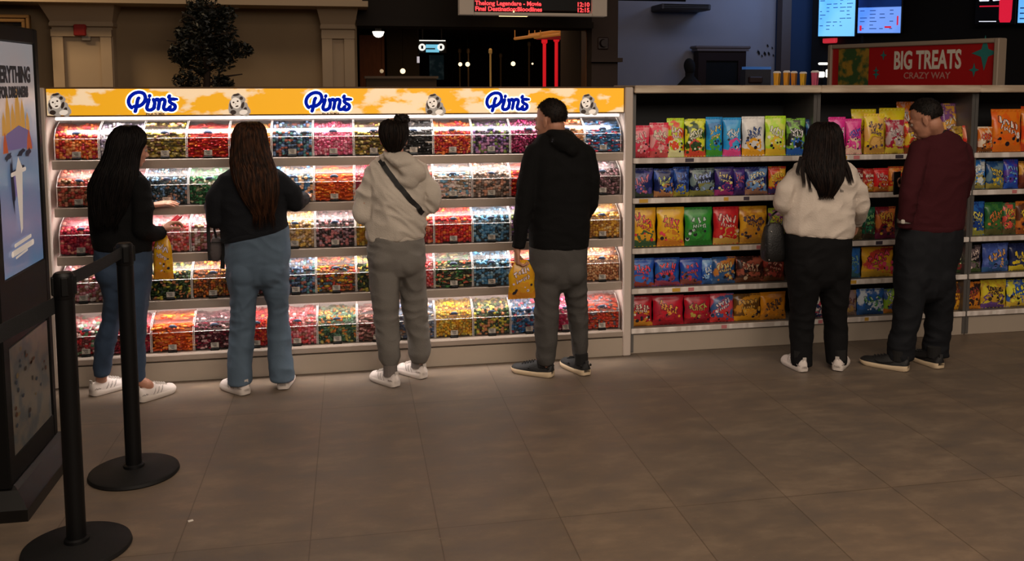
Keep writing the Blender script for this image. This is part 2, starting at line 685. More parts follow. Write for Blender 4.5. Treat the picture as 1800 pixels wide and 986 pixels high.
# artificial tree
random.seed(21)
tp = W(362, 150, 8.35)
tr = empty('artificial_tree', (tp.x, 8.35, 0), 'dark bushy indoor tree in front of the beige wall', 'tree')
mb = MB()
trunk = [V((tp.x, 8.35, .35)), V((tp.x + .02, 8.33, .9)), V((tp.x - .01, 8.36, 1.5)), V((tp.x + .02, 8.34, 1.95)), V((tp.x, 8.35, 2.35))]
mb.tube(smooth_path(trunk, 4), [.045 - .0016 * i for i in range(17)], 8)
for k in range(9):
    z = 1.75 + .07 * k; an = k * 2.4
    q = V((tp.x, 8.35, z))
    mb.tube([q, q + V((math.cos(an) * .16, math.sin(an) * .12, .08)), q + V((math.cos(an) * .3, math.sin(an) * .22, .1))], [.014, .01, .005], 5)
mb.build('trunk', mat('bark', (50, 36, 26), .9), tr)
mb = MB(); mb.lathe([(.0, 0), (.17, 0), (.2, .02), (.24, .38), (.25, .42), (.22, .42), (.21, .36), (0, .35)], 24, (tp.x, 8.35, 0))
mb.build('pot', mat('pot', (38, 30, 26), .5), tr)
mb = MB()
clus = []
for (px, py, r) in ((348, 14, .10), (362, 24, .13), (338, 34, .09), (385, 30, .09), (400, 26, .07), (345, 52, .13), (370, 50, .15), (328, 66, .09), (318, 58, .05), (395, 60, .10), (355, 78, .16), (385, 80, .13), (318, 92, .09), (308, 96, .06), (338, 98, .12), (405, 88, .09), (425, 88, .07), (436, 88, .04), (372, 102, .13), (395, 104, .09), (325, 108, .06), (325, 140, .09), (340, 146, .09), (385, 144, .07), (398, 148, .06), (358, 122, .05)):
    q = W(px, py, 8.35); clus.append((q, r))
leaf = []
for (q, r) in clus:
    for k in range(int(16000 * r * r) + 90):
        d = V((random.gauss(0, 1), random.gauss(0, 1), random.gauss(0, 1))).normalized() * r * random.uniform(.55, 1.12)
        c = q + d
        ax = V((random.gauss(0, 1), random.gauss(0, 1), random.gauss(0, .6))).normalized()
        sd = ax.cross(V((random.gauss(0, 1), random.gauss(0, 1), random.gauss(0, 1)))).normalized()
        l = random.uniform(.014, .028)
        mb.add([c - ax * l, c + sd * l * .4, c + ax * l, c - sd * l * .4], [(0, 1, 2, 3)])
mb.build('foliage', island('tree_leaves', [(12, 16, 11), (18, 22, 14), (9, 13, 9), (30, 30, 20), (14, 18, 12)], .5), tr)

# hanging showtimes display
YS = 8.0
s0, s1 = W(808, 25, YS), W(1067, 25, YS)
e0, e1 = W(833, 21, YS), W(1041, 21, YS)
ztop = s0.z + .55
sg = empty('showtimes_display', ((s0.x + s1.x) / 2, YS, s0.z), 'hanging cream framed display with red dot-matrix film times', 'display')
mb = MB()
cx_ = (s0.x + s1.x) / 2
mb.box(((s0.x + e0.x) / 2, YS + .06, (s0.z + ztop) / 2), (e0.x - s0.x, .12, ztop - s0.z))
mb.box(((s1.x + e1.x) / 2, YS + .06, (s0.z + ztop) / 2), (s1.x - e1.x, .12, ztop - s0.z))
mb.box((cx_, YS + .06, (s0.z + e0.z) / 2), (e1.x - e0.x, .12, e0.z - s0.z + .001))
mb.box((cx_, YS + .06, ztop - .03), (e1.x - e0.x, .12, .06))
mb.build('frame', mat('display_frame', (196, 176, 156), .5, emit=.10), sg)
mb = MB(); mb.box((cx_, YS + .07, (e0.z + ztop) / 2), (e1.x - e0.x, .06, ztop - e0.z - .05)); mb.build('screen', BLACK, sg)
for x in (s0.x + .15, s1.x - .15):
    mb = MB(); mb.tube([(x, YS + .06, ztop), (x, YS + .06, 4.4)], .012); mb.build('hanger', BLACKM, sg)
RED = mat('red_leds', (255, 62, 66), .5, emit=2.0)
for i, (l, r_) in enumerate((('Thelong Legendare - Movie', '12:10'), ('Final Destination:Bloodlines', '12:15'))):
    z = W(900, (9, 19)[i], YS).z
    text(l, .052, RED, (e0.x + .015, YS + .035, z), FRONT, 'red_lettering', sg, xs=1.0, align='LEFT', bold=.0012)
    text(r_, .052, RED, (e1.x - .015, YS + .035, z), FRONT, 'red_lettering', sg, align='RIGHT', bold=.0012)
mb = MB()
q = W(903, 27, 8.6)
mb.box((q.x, 8.6, q.z), (.26, .1, .016)); mb.tube([(q.x, 8.6, q.z), (q.x, 8.6, q.z + .12), (q.x, 8.99, q.z + .12)], .006, 6)
tag(mb.build('strip_light', mat('strip_lamp', (255, 214, 150), .5, emit=2.5)), 'short warm strip light glowing just under the showtimes display', 'light')

# ceiling truss and small box by the grey-blue wall
mb = MB()
t0, t1 = W(1067, 2, 9.6), W(1205, 2, 9.6)
for z in (t0.z + .02, t0.z + .12):
    mb.tube([(t0.x, 9.6, z), (t1.x, 9.6, z)], .012, 6)
n = 16
for i in range(n):
    x = t0.x + (t1.x - t0.x) * i / n; x2_ = t0.x + (t1.x - t0.x) * (i + 1) / n
    mb.tube([(x, 9.6, t0.z + (.02, .12)[i % 2]), (x2_, 9.6, t0.z + (.12, .02)[i % 2])], .007, 5)
tag(mb.build('ceiling_truss', BLACKM), 'thin black ceiling truss above the grey-blue wall', 'truss')
a, b_ = W(1163, 6, 10.6), W(1250, 18, 10.6)
wb = empty('wall_vent', ((a.x + b_.x) / 2, 10.6, b_.z), 'dark grey long ventilation box high on the grey-blue wall', 'vent')
mb = MB(); mb.box(((a.x + b_.x) / 2, 10.8, (a.z + b_.z) / 2), (b_.x - a.x, .4, a.z - b_.z), bev=.01); mb.build('housing', mat('vent_grey', (66, 62, 66), .6), wb)
mb = MB()
for k in range(3): mb.box(((a.x + b_.x) / 2, 10.595, b_.z + .02 + k * .02), (b_.x - a.x - .06, .01, .006))
mb.build('grille', BLACKM, wb)

# dark mantel cabinet
a, b_ = W(1226, 86, 10.82), W(1308, 150, 10.82)
zt = a.z
mc = empty('mantel_cabinet', ((a.x + b_.x) / 2, 10.9, 0), 'tall dark wooden cabinet with a moulded top against the grey-blue wall', 'cabinet')
xm, wm = (a.x + b_.x) / 2, b_.x - a.x
mb = MB()
mb.box((xm - wm / 2 + .05, 10.91, zt / 2), (.1, .16, zt)); mb.box((xm + wm / 2 - .05, 10.91, zt / 2), (.1, .16, zt))
mb.box((xm, 10.91, zt - .07), (wm - .2, .16, .14)); mb.box((xm, 10.91, .4), (wm - .2, .16, .8))
CAB = mat('cabinet_wood', (34, 20, 20), .5, spec=.2)
mb.build('body', CAB, mc)
mb = MB(); mb.box((xm, 10.90, zt + .02), (wm + .1, .2, .035), bev=.01); mb.box((xm, 10.90, zt - .01), (wm + .05, .18, .03)); mb.build('top_moulding', mat('cabinet_top', (96, 84, 84), .4), mc)
mb = MB(); mb.box((xm, 10.90, zt / 2 + .2), (wm - .2, .1, zt - .6)); mb.build('recess_panel', BLACKM, mc)
mc.location.y -= .05
# distant figure
q = W(1212, 150, 10.2)
fg = empty('person', (q.x, 10.2, 0), 'distant person in dark clothes, only head and shoulders showing beside the dark cabinet', 'person')
hz = W(1212, 120, 10.2).z
mb = MB()
rings = []
for z, hx, hy in ((0.0, .12, .1), (.9, .14, .12), (hz - .55, .14, .12), (hz - .3, .155, .12), (hz - .19, .145, .1), (hz - .13, .09, .07), (hz - .09, .05, .05), (hz - .05, .052, .055)):
    rings.append([V((q.x + hx * math.cos(t * math.pi / 8), 10.2 + hy * math.sin(t * math.pi / 8), z)) for t in range(16)])
mb.loft(rings)
mb.ball((q.x, 10.2, hz + .01), (.06, .07, .1), n=14, k=10)
sm(mb.build('body', mat('shadow_clothes', (16, 14, 16), .9), fg), 80)
mb = MB(); mb.ball((q.x, 10.225, hz + .03), (.060, .068, .086), n=14, k=10)
mb.build('hair', mat('shadow_hair', (8, 7, 8), .9), fg)

# glass-topped counter beyond the shelves
a, b_ = W(1310, 118, 9.8), W(1354, 150, 9.8)
ct = empty('glass_counter', ((a.x + b_.x) / 2, 10, 0), 'low counter with a blue-lit glass top right of the dark cabinet', 'counter')
mb = MB(); mb.box(((a.x + b_.x) / 2, 9.86, (a.z - .02) / 2), (b_.x - a.x, .14, a.z - .03)); mb.build('body', mat('counter_body', (64, 64, 74), .5), ct)
mb = MB(); mb.box(((a.x + b_.x) / 2, 9.84, a.z - .01), (b_.x - a.x, .1, .03)); mb.build('lit_top', mat('blue_lit_glass', (52, 92, 150), .3, emit=.5), ct)
mb = MB(); mb.box(((a.x + b_.x) / 2 - .04, 9.78, a.z - .14), (.16, .06, .07), bev=.01); mb.build('drawer', mat('counter_drawer', (62, 40, 40), .5), ct)
# bird decals
random.seed(3)
dc = MB()
for (px, py, r) in ((1334, 92, .022), (1345, 94, .02), (1352, 94, .018), (1366, 94, .024), (1350, 80, .014), (1358, 84, .012), (1340, 98, .012), (1360, 97, .012)):
    q = W(px, py, 10.98)
    poly(dc, [(x, y) for x, y in blob(0, 0, r * .6, r * 1.4, 14, .5, .25, px)], FRONT, (q.x, 10.985, q.z))
tag(dc.build('wall_decal', BLACKM), 'scatter of small black decals on the grey-blue wall', 'decal')

# drinks and popcorn tubs on a back counter
bc0, bc1 = W(1352, 150, 9.0), W(1475, 150, 9.0)
ztc = bc0.z + .0
bk = empty('back_counter', ((bc0.x + bc1.x) / 2, 9.2, 0), 'dark counter carrying the orange tubs behind the shelving', 'counter')
mb = MB(); mb.box(((bc0.x + bc1.x) / 2, 9.2, (ztc - .04) / 2), (bc1.x - bc0.x, .46, ztc - .04)); mb.build('body', BLACKM, bk)
mb = MB(); mb.box(((bc0.x + bc1.x) / 2, 9.2, ztc - .02), (bc1.x - bc0.x + .04, .52, .04), bev=.006); mb.build('worktop', mat('dark_top', (40, 38, 44), .3), bk)
tubs = [(1366, 125, 13, (226, 150, 40), 'orange striped tub leftmost of the row behind the shelving'), (1383, 124, 12, (220, 140, 40), 'orange tub with a white rim, second of the row behind the shelving'), (1396, 125, 11, (206, 120, 36), 'darker orange tub right beside the white-rimmed one'), (1412, 126, 12, (224, 160, 40), 'yellow-orange tub standing alone before the pink one'), (1433, 124, 14, (206, 84, 104), 'pink patterned tub rightmost of the row behind the shelving')]
for (px, py, wpx, col, lab) in tubs:
    q = W(px, py, 9.15); sc = (FW.dot(q - V((0, 0, EYE)))) / F
    h = q.z - ztc; r = wpx * sc / 2
    t = empty('drink_tub', (q.x, 9.15, ztc), lab, 'tub', 'tubs on the back counter')
    mb = MB(); mb.lathe([(.0, 0), (r * .8, 0), (r, h * .86), (r * .98, h * .86), (0, h * .85)], 16, (q.x, 9.15, ztc))
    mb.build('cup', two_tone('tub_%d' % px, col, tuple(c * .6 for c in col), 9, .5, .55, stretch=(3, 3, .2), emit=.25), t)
    mb = MB(); mb.lathe([(r * .9, h * .86), (r * 1.04, h * .86), (r * 1.04, h * .93), (r * .7, h), (0, h)], 16, (q.x, 9.15, ztc))
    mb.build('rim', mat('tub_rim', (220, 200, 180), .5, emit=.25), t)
for i, (px, py, wpx) in enumerate(((1447, 112, 16), (1444, 131, 9), (1456, 129, 7))):
    q = W(px, py, 9.15); sc = (FW.dot(q - V((0, 0, EYE)))) / F
    lp = empty('counter_lamp', (q.x, 9.15, ztc), ('flat white lamp strip glowing left of the red sign', 'small white lamp glowing behind the pink tub', 'upright white lamp glowing beside the red sign edge')[i], 'lamp')
    mb = MB(); mb.box((q.x, 9.15, q.z), (wpx * sc, .05, (4, 10, 14)[i] * sc), bev=.008)
    mb.build('lamp_shade', mat('white_lamp', (255, 250, 235), .5, emit=2.0), lp)
    mb = MB(); mb.tube([(q.x, 9.15, q.z), (q.x, 9.15, ztc)], .005, 6); mb.build('stem', BLACKM, lp)
q = on_menu(1459, 71, .03)
mb = MB(); mb.box(q, (.19, .06, .065), rz=mang, bev=.01)
tag(mb.build('exit_lamp', mat('red_lamp', (200, 44, 56), .5, emit=.8)), 'small glowing red box under the left menu screen', 'lamp')

# ---- menu screens
def screen(px0, py0, px1, name, lab, up=1.5):
    """bezel and picture; bottom edge from pixel (px0, py0) to px1"""
    a = on_menu(px0, py0, .06); b = on_menu(px1, py0, .06)
    L = (b - a).length
    root = empty(name, (a.x, a.y, a.z), lab, 'screen')
    ang = math.atan2((b - a).y, (b - a).x)
    m = MB(); c = (a + b) / 2
    m.box((c.x, c.y, a.z + up / 2), (L, .05, up + .03), rz=ang, bev=.006)
    m.build('bezel', BLACK, root)
    R = frame3((b - a), (0, 0, 1))
    return root, a + R @ V((0, 0, .03)), L, R


def panel(root, o, R, x0, y0, x1, y1, m, name='picture', z=0.0):
    q = MB(); poly(q, [(x0, y0), (x1, y0), (x1, y1), (x0, y1)], R, o, z); q.build(name, m, root)


SBLUE = two_tone('menu_blue', (96, 176, 255), (124, 200, 255), 1.5, .4, .6, emit=.95)
SBLUE2 = two_tone('menu_blue_b', (78, 140, 250), (120, 165, 255), 1.5, .4, .6, emit=.9)
SNAVY = two_tone('menu_navy', (10, 34, 84), (20, 52, 120), 1.5, .4, .6, emit=.5)
INK = mat('menu_ink', (30, 70, 140), .6, emit=.4)
REDI = mat('menu_red', (226, 30, 60), .6, emit=.8)
WHI = mat('menu_white', (235, 240, 255), .6, emit=.9)
root, o, L, R = screen(1440, 66, 1506, 'menu_screen', 'bright pale blue menu screen, leftmost above the red sign')
panel(root, o, R, .01, .015, L - .01, 1.48, SBLUE)
random.seed(5)
q = MB()
for r_ in range(34):
    for c_ in range(5):
        if random.random() < .6:
            x = .03 + c_ * (L - .06) / 5; wd = random.uniform(.02, .09)
            y = .05 + r_ * .042
            poly(q, [(x, y), (x + wd, y), (x + wd, y + .008), (x, y + .008)], R, o, .002)
q.build('menu_text', INK, root)
root, o, L, R = screen(1509, 60.5, 1587, 'menu_screen', 'menu screen with dark blue top and pale blue price list below, second from left')
hb = .30
panel(root, o, R, .01, .015, L - .01, hb, SBLUE2)
panel(root, o, R, .01, hb, L - .01, 1.48, SNAVY, 'dark_picture')
q = MB()
for r_ in range(7):
    for c_ in range(4):
        if random.random() < .55:
            x = .04 + c_ * (L - .06) / 4; wd = random.uniform(.03, .1); y = .06 + r_ * .04
            poly(q, [(x, y), (x + wd, y), (x + wd, y + .008), (x, y + .008)], R, o, .002)
q.build('menu_text', INK, root)
q = MB()
for (x, y, wd, h) in ((.04, .04, .03, .06), (L - .22, .07, .09, .02), (L - .06, .1, .02, .1)):
    poly(q, [(x, y), (x + wd, y), (x + wd, y + h), (x, y + h)], R, o, .003)
q.build('red_marks', REDI, root)
q = MB(); stroke(q, [(.12, .42), (.2, .44), (.27, .445)], .022, R, o, .003); q.build('white_lettering', WHI, root)
root, o, L, R = screen(1715, 45, 1787, 'menu_screen', 'black menu screen showing a red drink cup')
panel(root, o, R, .01, .015, L - .01, 1.48, mat('menu_black', (8, 9, 14), .4, emit=.3))
q = MB()
cw = L * .33; x0 = L * .60
cup = [(x0 + cw * .14, .030), (x0 + cw * .86, .030), (x0 + cw * .95, .06), (x0 + cw * 1.05, .60), (x0 - cw * .05, .60), (x0 + cw * .05, .06)]
poly(q, cup, R, o, .002)
q.build('red_cup', REDI, root)
q = MB()
poly(q, [(x0 - cw * .05, .60), (x0 + cw * 1.05, .60), (x0 + cw * 1.08, .66), (x0 - cw * .08, .66)], R, o, .003)
for k in range(2):
    stroke(q, [(.06, .25 + k * .045), (.06 + L * .2, .25 + k * .045)], .022, R, o, .003)
    stroke(q, [(.1 + L * .24, .25 + k * .045), (.1 + L * .38, .255 + k * .045)], .022, R, o, .003)
stroke(q, [(.06, .04), (.24, .04)], .008, R, o, .003)
q.build('white_lettering', WHI, root)
q = MB(); stroke(q, [(.06, .19), (.26, .19)], .012, R, o, .003); q.build('red_lettering', REDI, root)
root, o, L, R = screen(1790, 43, 1862, 'menu_screen', 'pale blue menu screen cut off by the right edge of the photo')
panel(root, o, R, .01, .015, L - .01, 1.48, SBLUE)
q = MB()
for r_ in range(18):
    for c_ in range(4):
        if random.random() < .6:
            x = .03 + c_ * (L - .06) / 4; wd = random.uniform(.02, .08); y = .05 + r_ * .05
            poly(q, [(x, y), (x + wd, y), (x + wd, y + .012), (x, y + .012)], R, o, .002)
q.build('menu_text', INK, root)

# ---- BIG TREATS sign behind the snack shelves
YL, YR = 7.95, 6.45
A = W(1463, 152, YL); Bq = W(1755, 152, YR)
ztl, ztr = W(1463, 79, YL).z, W(1755, 67, YR).z
zt = (ztl + ztr) / 2
d = V((Bq.x - A.x, Bq.y - A.y, 0)); L = d.length; ang = math.atan2(d.y, d.x)
R = frame3(d, (0, 0, 1)); o = V((A.x, A.y, 0)); z0, z1 = 1.60, zt
sg = empty('promotion_sign', (A.x + d.x / 2, A.y + d.y / 2, 0), 'long red BIG TREATS sign in a pale frame behind the snack shelves', 'sign')
mb = MB(); n_ = R @ V((0, 0, 1)); c = o + d * .5
SF = mat('sign_frame', (172, 154, 136), .5)
for (cc, ln, rzv) in (((z1 - .018), L, 0), ((z0 + .02), L, 0)):
    mb.box((c.x, c.y, cc), (L, .1, .036), rz=ang, bev=.006)
for k in (0, 1):
    q = o + d * k; mb.box((q.x, q.y, (z0 + z1) / 2), (.04, .11, z1 - z0), rz=ang, bev=.006)
mb.build('frame', SF, sg)
mb = MB(); mb.box((c.x, c.y, (z0 + z1) / 2), (L, .06, z1 - z0 - .02), rz=ang); mb.build('panel', mat('sign_red', (158, 14, 18), .5, emit=.06), sg)
for k in (.1, .9):
    q = o + d * k; mb = MB(); mb.box((q.x, q.y, z0 / 2), (.05, .05, z0), rz=ang); mb.box((q.x, q.y, .01), (.3, .4, .02), rz=ang); mb.build('leg', BLACK, sg)


def sgn(px, py):
    r = ray(px, py); oo = o + n_ * .032
    t = (oo - V((0, 0, EYE))).dot(n_) / r.dot(n_)
    q = V((0, 0, EYE)) + r * t
    return ((q - o).dot(d.normalized()), q.z)


OFFW = mat('sign_cream', (214, 200, 180), .6, emit=.05)
xa_, za_ = sgn(1571, 121); xb_, zb_ = sgn(1690, 85)
t = text('BIG TREATS', .3, OFFW, o + n_ * .033 + R @ V(((xa_ + xb_) / 2, za_, 0)), R, 'cream_lettering', sg, xs=.55, bold=.006)
ws = [((V(v.co) + V(t['at']) - o).dot(d.normalized()), v.co.z + V(t['at']).z) for v in t.data.vertices]
wx = max(a[0] for a in ws) - min(a[0] for a in ws); wz = max(a[1] for a in ws) - min(a[1] for a in ws)
bpy.data.objects.remove(t)
text('BIG TREATS', .3 * (zb_ - za_) / wz, OFFW, o + n_ * .033 + R @ V(((xa_ + xb_) / 2, za_, 0)), R, 'cream_lettering', sg,
     xs=.55 * (xb_ - xa_) / wx * wz / (zb_ - za_), bold=.006)
xa_, za_ = sgn(1628, 138)
text('CRAZY WAY', .075, mat('sign_pink', (200, 140, 130), .6), o + n_ * .033 + R @ V((xa_, za_, 0)), R, 'small_lettering', sg, xs=1.0, bold=.001)
TEAL = mat('sign_teal', (44, 128, 124), .6)
for (px, py, s) in ((1731, 93, .11), (1553, 97, .035), (1540, 124, .03), (1540, 131, .035), (1712, 123, .045)):
    x, z = sgn(px, py); pts = []; q = MB()
    for j in range(8):
        a = j * math.pi / 4 + math.pi / 2; rr = s * (1.25 if j % 4 == 0 else 1) if j % 2 == 0 else s * .38
        pts.append((x + math.cos(a) * rr, z + math.sin(a) * rr))
    for j in range(8):
        k = (j + 1) % 8
        q.add([o + n_ * .033 + R @ V((p[0], p[1], 0)) for p in ((x, z), pts[j], pts[k])], [(0, 1, 2)])
    q.build('teal_star', TEAL, sg)
x0_, zt_ = sgn(1475, 86); x1_, zb_ = sgn(1526, 152)
q = MB(); poly(q, [(x0_, zb_ + .0), (x1_, zb_), (x1_ + .0, zt_), (x0_, zt_)], R, o + n_ * .034)
q.build('pack_picture', two_tone('pack_collage', (176, 138, 50), (60, 92, 50), 9, .42, .52, detail=5), sg)
# ---- corridor things
def post(px, y0, y1, Y, wpx, m, name, lab, cat, grp=None, zbot=0.0):
    a = W(px, y0, Y); sc = FW.dot(a - V((0, 0, EYE))) / F
    q = MB(); r = wpx * sc / 2
    q.tube([(a.x, Y, zbot), (a.x, Y, a.z)], r, 10)
    q.lathe([(r, a.z - .02), (r * 1.8, a.z), (r * 1.8, a.z + .04), (r, a.z + .06)], 12, (a.x, Y, 0))
    q.lathe([(r * 2, zbot), (r * 2, zbot + .1), (r, zbot + .12)], 12, (a.x, Y, 0))
    return tag(q.build(name, m), lab, cat, grp)


BRASS = mat('brass', (216, 168, 92), .3, metal=.4, emit=.12)  # one brass in bright and dim copies, light put into colour and glow
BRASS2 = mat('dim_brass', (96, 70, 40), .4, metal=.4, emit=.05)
post(862, 93, 150, 12.5, 3.4, BRASS, 'brass_post', 'brightest slim brass post in the middle of the corridor', 'post')
post(823, 92, 140, 14.5, 3, BRASS2, 'brass_post', 'dim brass post just left of the bright one in the corridor', 'post')
post(808, 92, 140, 15.5, 3, BRASS2, 'brass_post', 'dim brass post farthest left in the corridor', 'post')
post(880, 100, 140, 16, 3, BRASS2, 'brass_post', 'dim brass post right of the bright one in the corridor', 'post')
post(930, 80, 150, 15, 3, BRASS2, 'brass_post', 'dark brass post left of the red neon columns', 'post')
RN = mat('red_neon', (210, 24, 34), .4, emit=.75)
post(957, 75, 150, 13, 6, RN, 'neon_column', 'left one of the two red glowing columns in the corridor', 'column')
post(978, 72, 150, 13, 6, RN, 'neon_column', 'right one of the two red glowing columns in the corridor', 'column')
a, b_ = W(944, 72, 13), W(990, 70, 13)
mb = MB(); mb.box(((a.x + b_.x) / 2, 13, a.z + .06), (b_.x - a.x, .1, .08)); tag(mb.build('neon_beam', mat('red_dim', (120, 14, 20), .5, emit=.3)), 'dim red beam across the tops of the two glowing columns', 'beam')
gp = post(992, 66, 150, 12.6, 5, BRASS2, 'bulb_post', 'gold post strung with little white bulbs', 'post')
for py in (77, 90, 102, 115, 128):
    q = W(989, py, 12.55); mb = MB(); mb.ball(q, .018, n=8, k=6); mb.tube([q, q + V((.03, .05, 0))], .006, 5)
    mb.build('light_bulb', mat('bulb', (255, 232, 190), .5, emit=3), gp)
for px, py, s in ((809, 113, .03), (822, 113, .035), (902, 112, .035), (936, 112, .015), (862, 104, .012), (708, 125, .04), (671, 125, .03)):
    q = W(px, py, 14.3)
    wl = empty('pendant_lamp', q, 'small round corridor lamp %s' % {809: 'at the leftmost dim brass post', 822: 'at the dim brass post next to the bright one', 902: 'right of the bright brass post, largest there', 936: 'just left of the red columns', 862: 'on the bright brass post', 708: 'before the olive wall panel', 671: 'beside the brown door, very dim'}[px], 'lamp')
    mb = MB(); mb.ball(q, s, n=10, k=8); mb.build('globe', mat('small_lamp', (255, 226, 180), .5, emit=(1.8)) if px not in (671, 862) else mat('dim_lamp', (255, 226, 180), .5, emit=.3), wl)
    mb = MB(); mb.tube([q, (q.x, q.y, zo + .32)], .003, 5); mb.build('cord', BLACKM, wl)
# overhead gilded strips
mb = MB()
for (a, b_) in (((930, 62), (1000, 52)), ((940, 66), (985, 60)), ((905, 68), (950, 62))):
    pa, pb = W(a[0], a[1], 12.4), W(b_[0], b_[1], 11.6); mb.tube([pa, pb], .02, 6); mb.tube([pa, (pa.x, pa.y, zo + .32)], .006, 5); mb.tube([pb, (pb.x, pb.y, zo + .32)], .006, 5)
tag(mb.build('gilt_rails', mat('gilt_rail', (190, 120, 50), .4, metal=.3, emit=.3)), 'gilded rails catching light under the corridor ceiling', 'rail')  # self-glow painted in for light caught on the gilding
# dome lamp
q = W(665, 57, 13)
dl = empty('dome_light', q, 'glowing half-dome ceiling light over the brown corridor door', 'light')
mb = MB(); mb.lathe([(0, -.07), (.03, -.065), (.06, -.045), (.078, 0), (.08, .012), (0, .012)], 20, q); mb.build('diffuser', mat('dome', (255, 246, 226), .5, emit=2.2), dl)
mb = MB(); mb.lathe([(.04, .012), (.04, zo + .3 - q.z), (0, zo + .3 - q.z)], 12, q); mb.build('stem', BLACKM, dl)
# blue-white lit sign
a, b_ = W(737, 70, 13.5), W(783, 94, 13.5)
ls = empty('lit_sign', ((a.x + b_.x) / 2, 13.5, b_.z), 'blue and white lit sign with two round symbols in the corridor', 'sign')
zc = (a.z + b_.z) / 2; xm = (a.x + b_.x) / 2; wd = b_.x - a.x
mb = MB(); mb.box((xm, 13.53, zc), (wd + .03, .05, a.z - b_.z), bev=.01); mb.build('housing', BLACK, ls)
mb = MB(); mb.box((xm, 13.49, zc - .025), (wd * .5, .02, .11)); mb.build('blue_panel', mat('cyan_panel', (110, 190, 220), .5, emit=.9), ls)
for k, px in enumerate((742, 775)):
    q = W(px, 83, 13.48); mb = MB(); mb.tube([(q.x, 13.5, q.z), (q.x, 13.47, q.z)], .05, 20); mb.build('round_symbol', mat('sign_white', (240, 244, 240), .5, emit=.95), ls)
    mb = MB(); mb.box((q.x, 13.465, q.z), (.03, .01, .045)); mb.build('dark_mark', BLACKM, ls)
mb = MB(); mb.box((xm, 13.49, a.z - .01), (wd, .02, .014)); mb.build('top_tube', mat('sign_white', (0, 0, 0)), ls)
mb = MB(); mb.box((xm - .03, 13.485, zc - .03), (wd * .36, .012, .02)); mb.build('lettering_bar', mat('sign_ink', (40, 90, 120), .5), ls)
for x in (a.x + .05, b_.x - .05):
    mb = MB(); mb.tube([(x, 13.53, a.z), (x, 13.53, zo + .32)], .008, 6); mb.build('hanger', BLACKM, ls)
q = W(735, 105, 13.6); mb = MB(); mb.tube([(q.x, 13.6, q.z), (q.x, 13.6, zo + .31)], .003, 6); mb.build('hanger', BLACKM, ls)
mb = MB(); mb.box((q.x, 13.58, q.z), (.035, .04, .09))
tag(mb.build('lit_tag', mat('pale_tag', (214, 210, 220), .5, emit=.6)), 'small pale lit tag hanging below left of the blue-white sign', 'sign')
# shop window glimpse
a, b_ = W(755, 97, 18.95), W(780, 140, 18.95)
mb = MB(); mb.box(((a.x + b_.x) / 2, 18.95, (a.z + b_.z) / 2), (b_.x - a.x, .1, a.z - b_.z))
tag(mb.build('shop_poster', two_tone('poster_far', (24, 40, 44), (70, 84, 84), 4, .45, .6, emit=.2)), 'dim teal poster beneath the blue-white lit sign', 'poster')
# corridor counter
a, b_ = W(636, 138, 12), W(800, 150, 12)
cc = empty('corridor_counter', ((a.x + b_.x) / 2, 12, 0), 'beige topped counter across the left of the corridor', 'counter')
mb = MB(); mb.box(((a.x + b_.x) / 2 - .1, 12.0, (a.z) / 2), (b_.x - a.x - .3, .3, a.z)); mb.build('body', mat('counter_tan', (104, 84, 62), .6), cc)
mb = MB(); mb.box(((a.x + b_.x) / 2 - .1, 12.0, a.z + .015), (b_.x - a.x - .26, .36, .03)); mb.build('worktop', mat('counter_pale', (140, 120, 96), .4), cc)
# wooden jamb at the right of the opening
a, b_ = W(1026, 60, 9.3), W(1040, 60, 9.3)
mb = MB(); mb.box(((a.x + b_.x) / 2, 9.3, 1.25), (b_.x - a.x, .2, 2.5)); struct(mb.build('trim_5', mat('jamb_wood', (150, 94, 44), .5, emit=0)))
area('corridor_light', (1.6, 12.5, zo + .25), (0, 0, 0), 3, 3, 14, (1.0, .62, .34), 180)

# ================================================================== CANDY DISPLAY STAND
YF = 5.80                      # front plane of the bins
X0, CW, NC = -1.685, .2419, 14
X1 = X0 + CW * NC
RZ = [1.337, 1.061, .777, .492, .171]      # floor heights of the five rows of bins
ORD = ['leftmost', 'second from left', 'third from left', 'fourth from left', 'fifth from left', 'sixth from left', 'seventh from left',
       'seventh from right', 'sixth from right', 'fifth from right', 'fourth from right', 'third from right', 'second from right', 'rightmost']
ROW = ['top', 'second', 'middle', 'fourth', 'bottom']

PANEL = mat('pale_panel', (236, 222, 214), .45)
LIP = mat('shelf_lip', (168, 154, 142), .4, var=.05, vscale=3)
st = empty('candy_display_stand', ((X0 + X1) / 2, YF, 0), 'long white candy stand with a yellow lit header and five rows of clear bins', 'display stand')
xl_, xr_ = X0 - .02, X1 + .005
for s, (xa_, xb_) in enumerate(((-1.757, -1.705), (1.708, 1.762))):
    mb = MB()
    mb.box(((xa_ + xb_) / 2, 6.04, .865), (xb_ - xa_ - .02, .56, 1.73))
    mb.box(((xa_ + xb_) / 2, 5.755, .875), (xb_ - xa_, .03, 1.75), bev=.006)
    mb.build('side_panel', mat('side_post', (206, 192, 182), .3), st)
mb = MB(); mb.box(((X0 + X1) / 2, 6.30, .9), (X1 - X0 + .06, .03, 1.7)); mb.build('back_panel', PANEL, st)
for i, z in enumerate(RZ):
    if i < 4:
        mb = MB(); mb.box(((X0 + X1) / 2, 6.045, z - .014), (X1 - X0 + .02, .48, .012)); mb.build('shelf', PANEL, st)
        mb = MB(); mb.box(((X0 + X1) / 2, YF - .012, z - .031), (X1 - X0 + .02, .014, .054), bev=.003); mb.build('shelf_lip', LIP, st)
    else:
        mb = MB(); mb.box(((X0 + X1) / 2, 6.02, z - .022), (X1 - X0 + .02, .55, .04), bev=.006); mb.build('shelf', LIP, st)
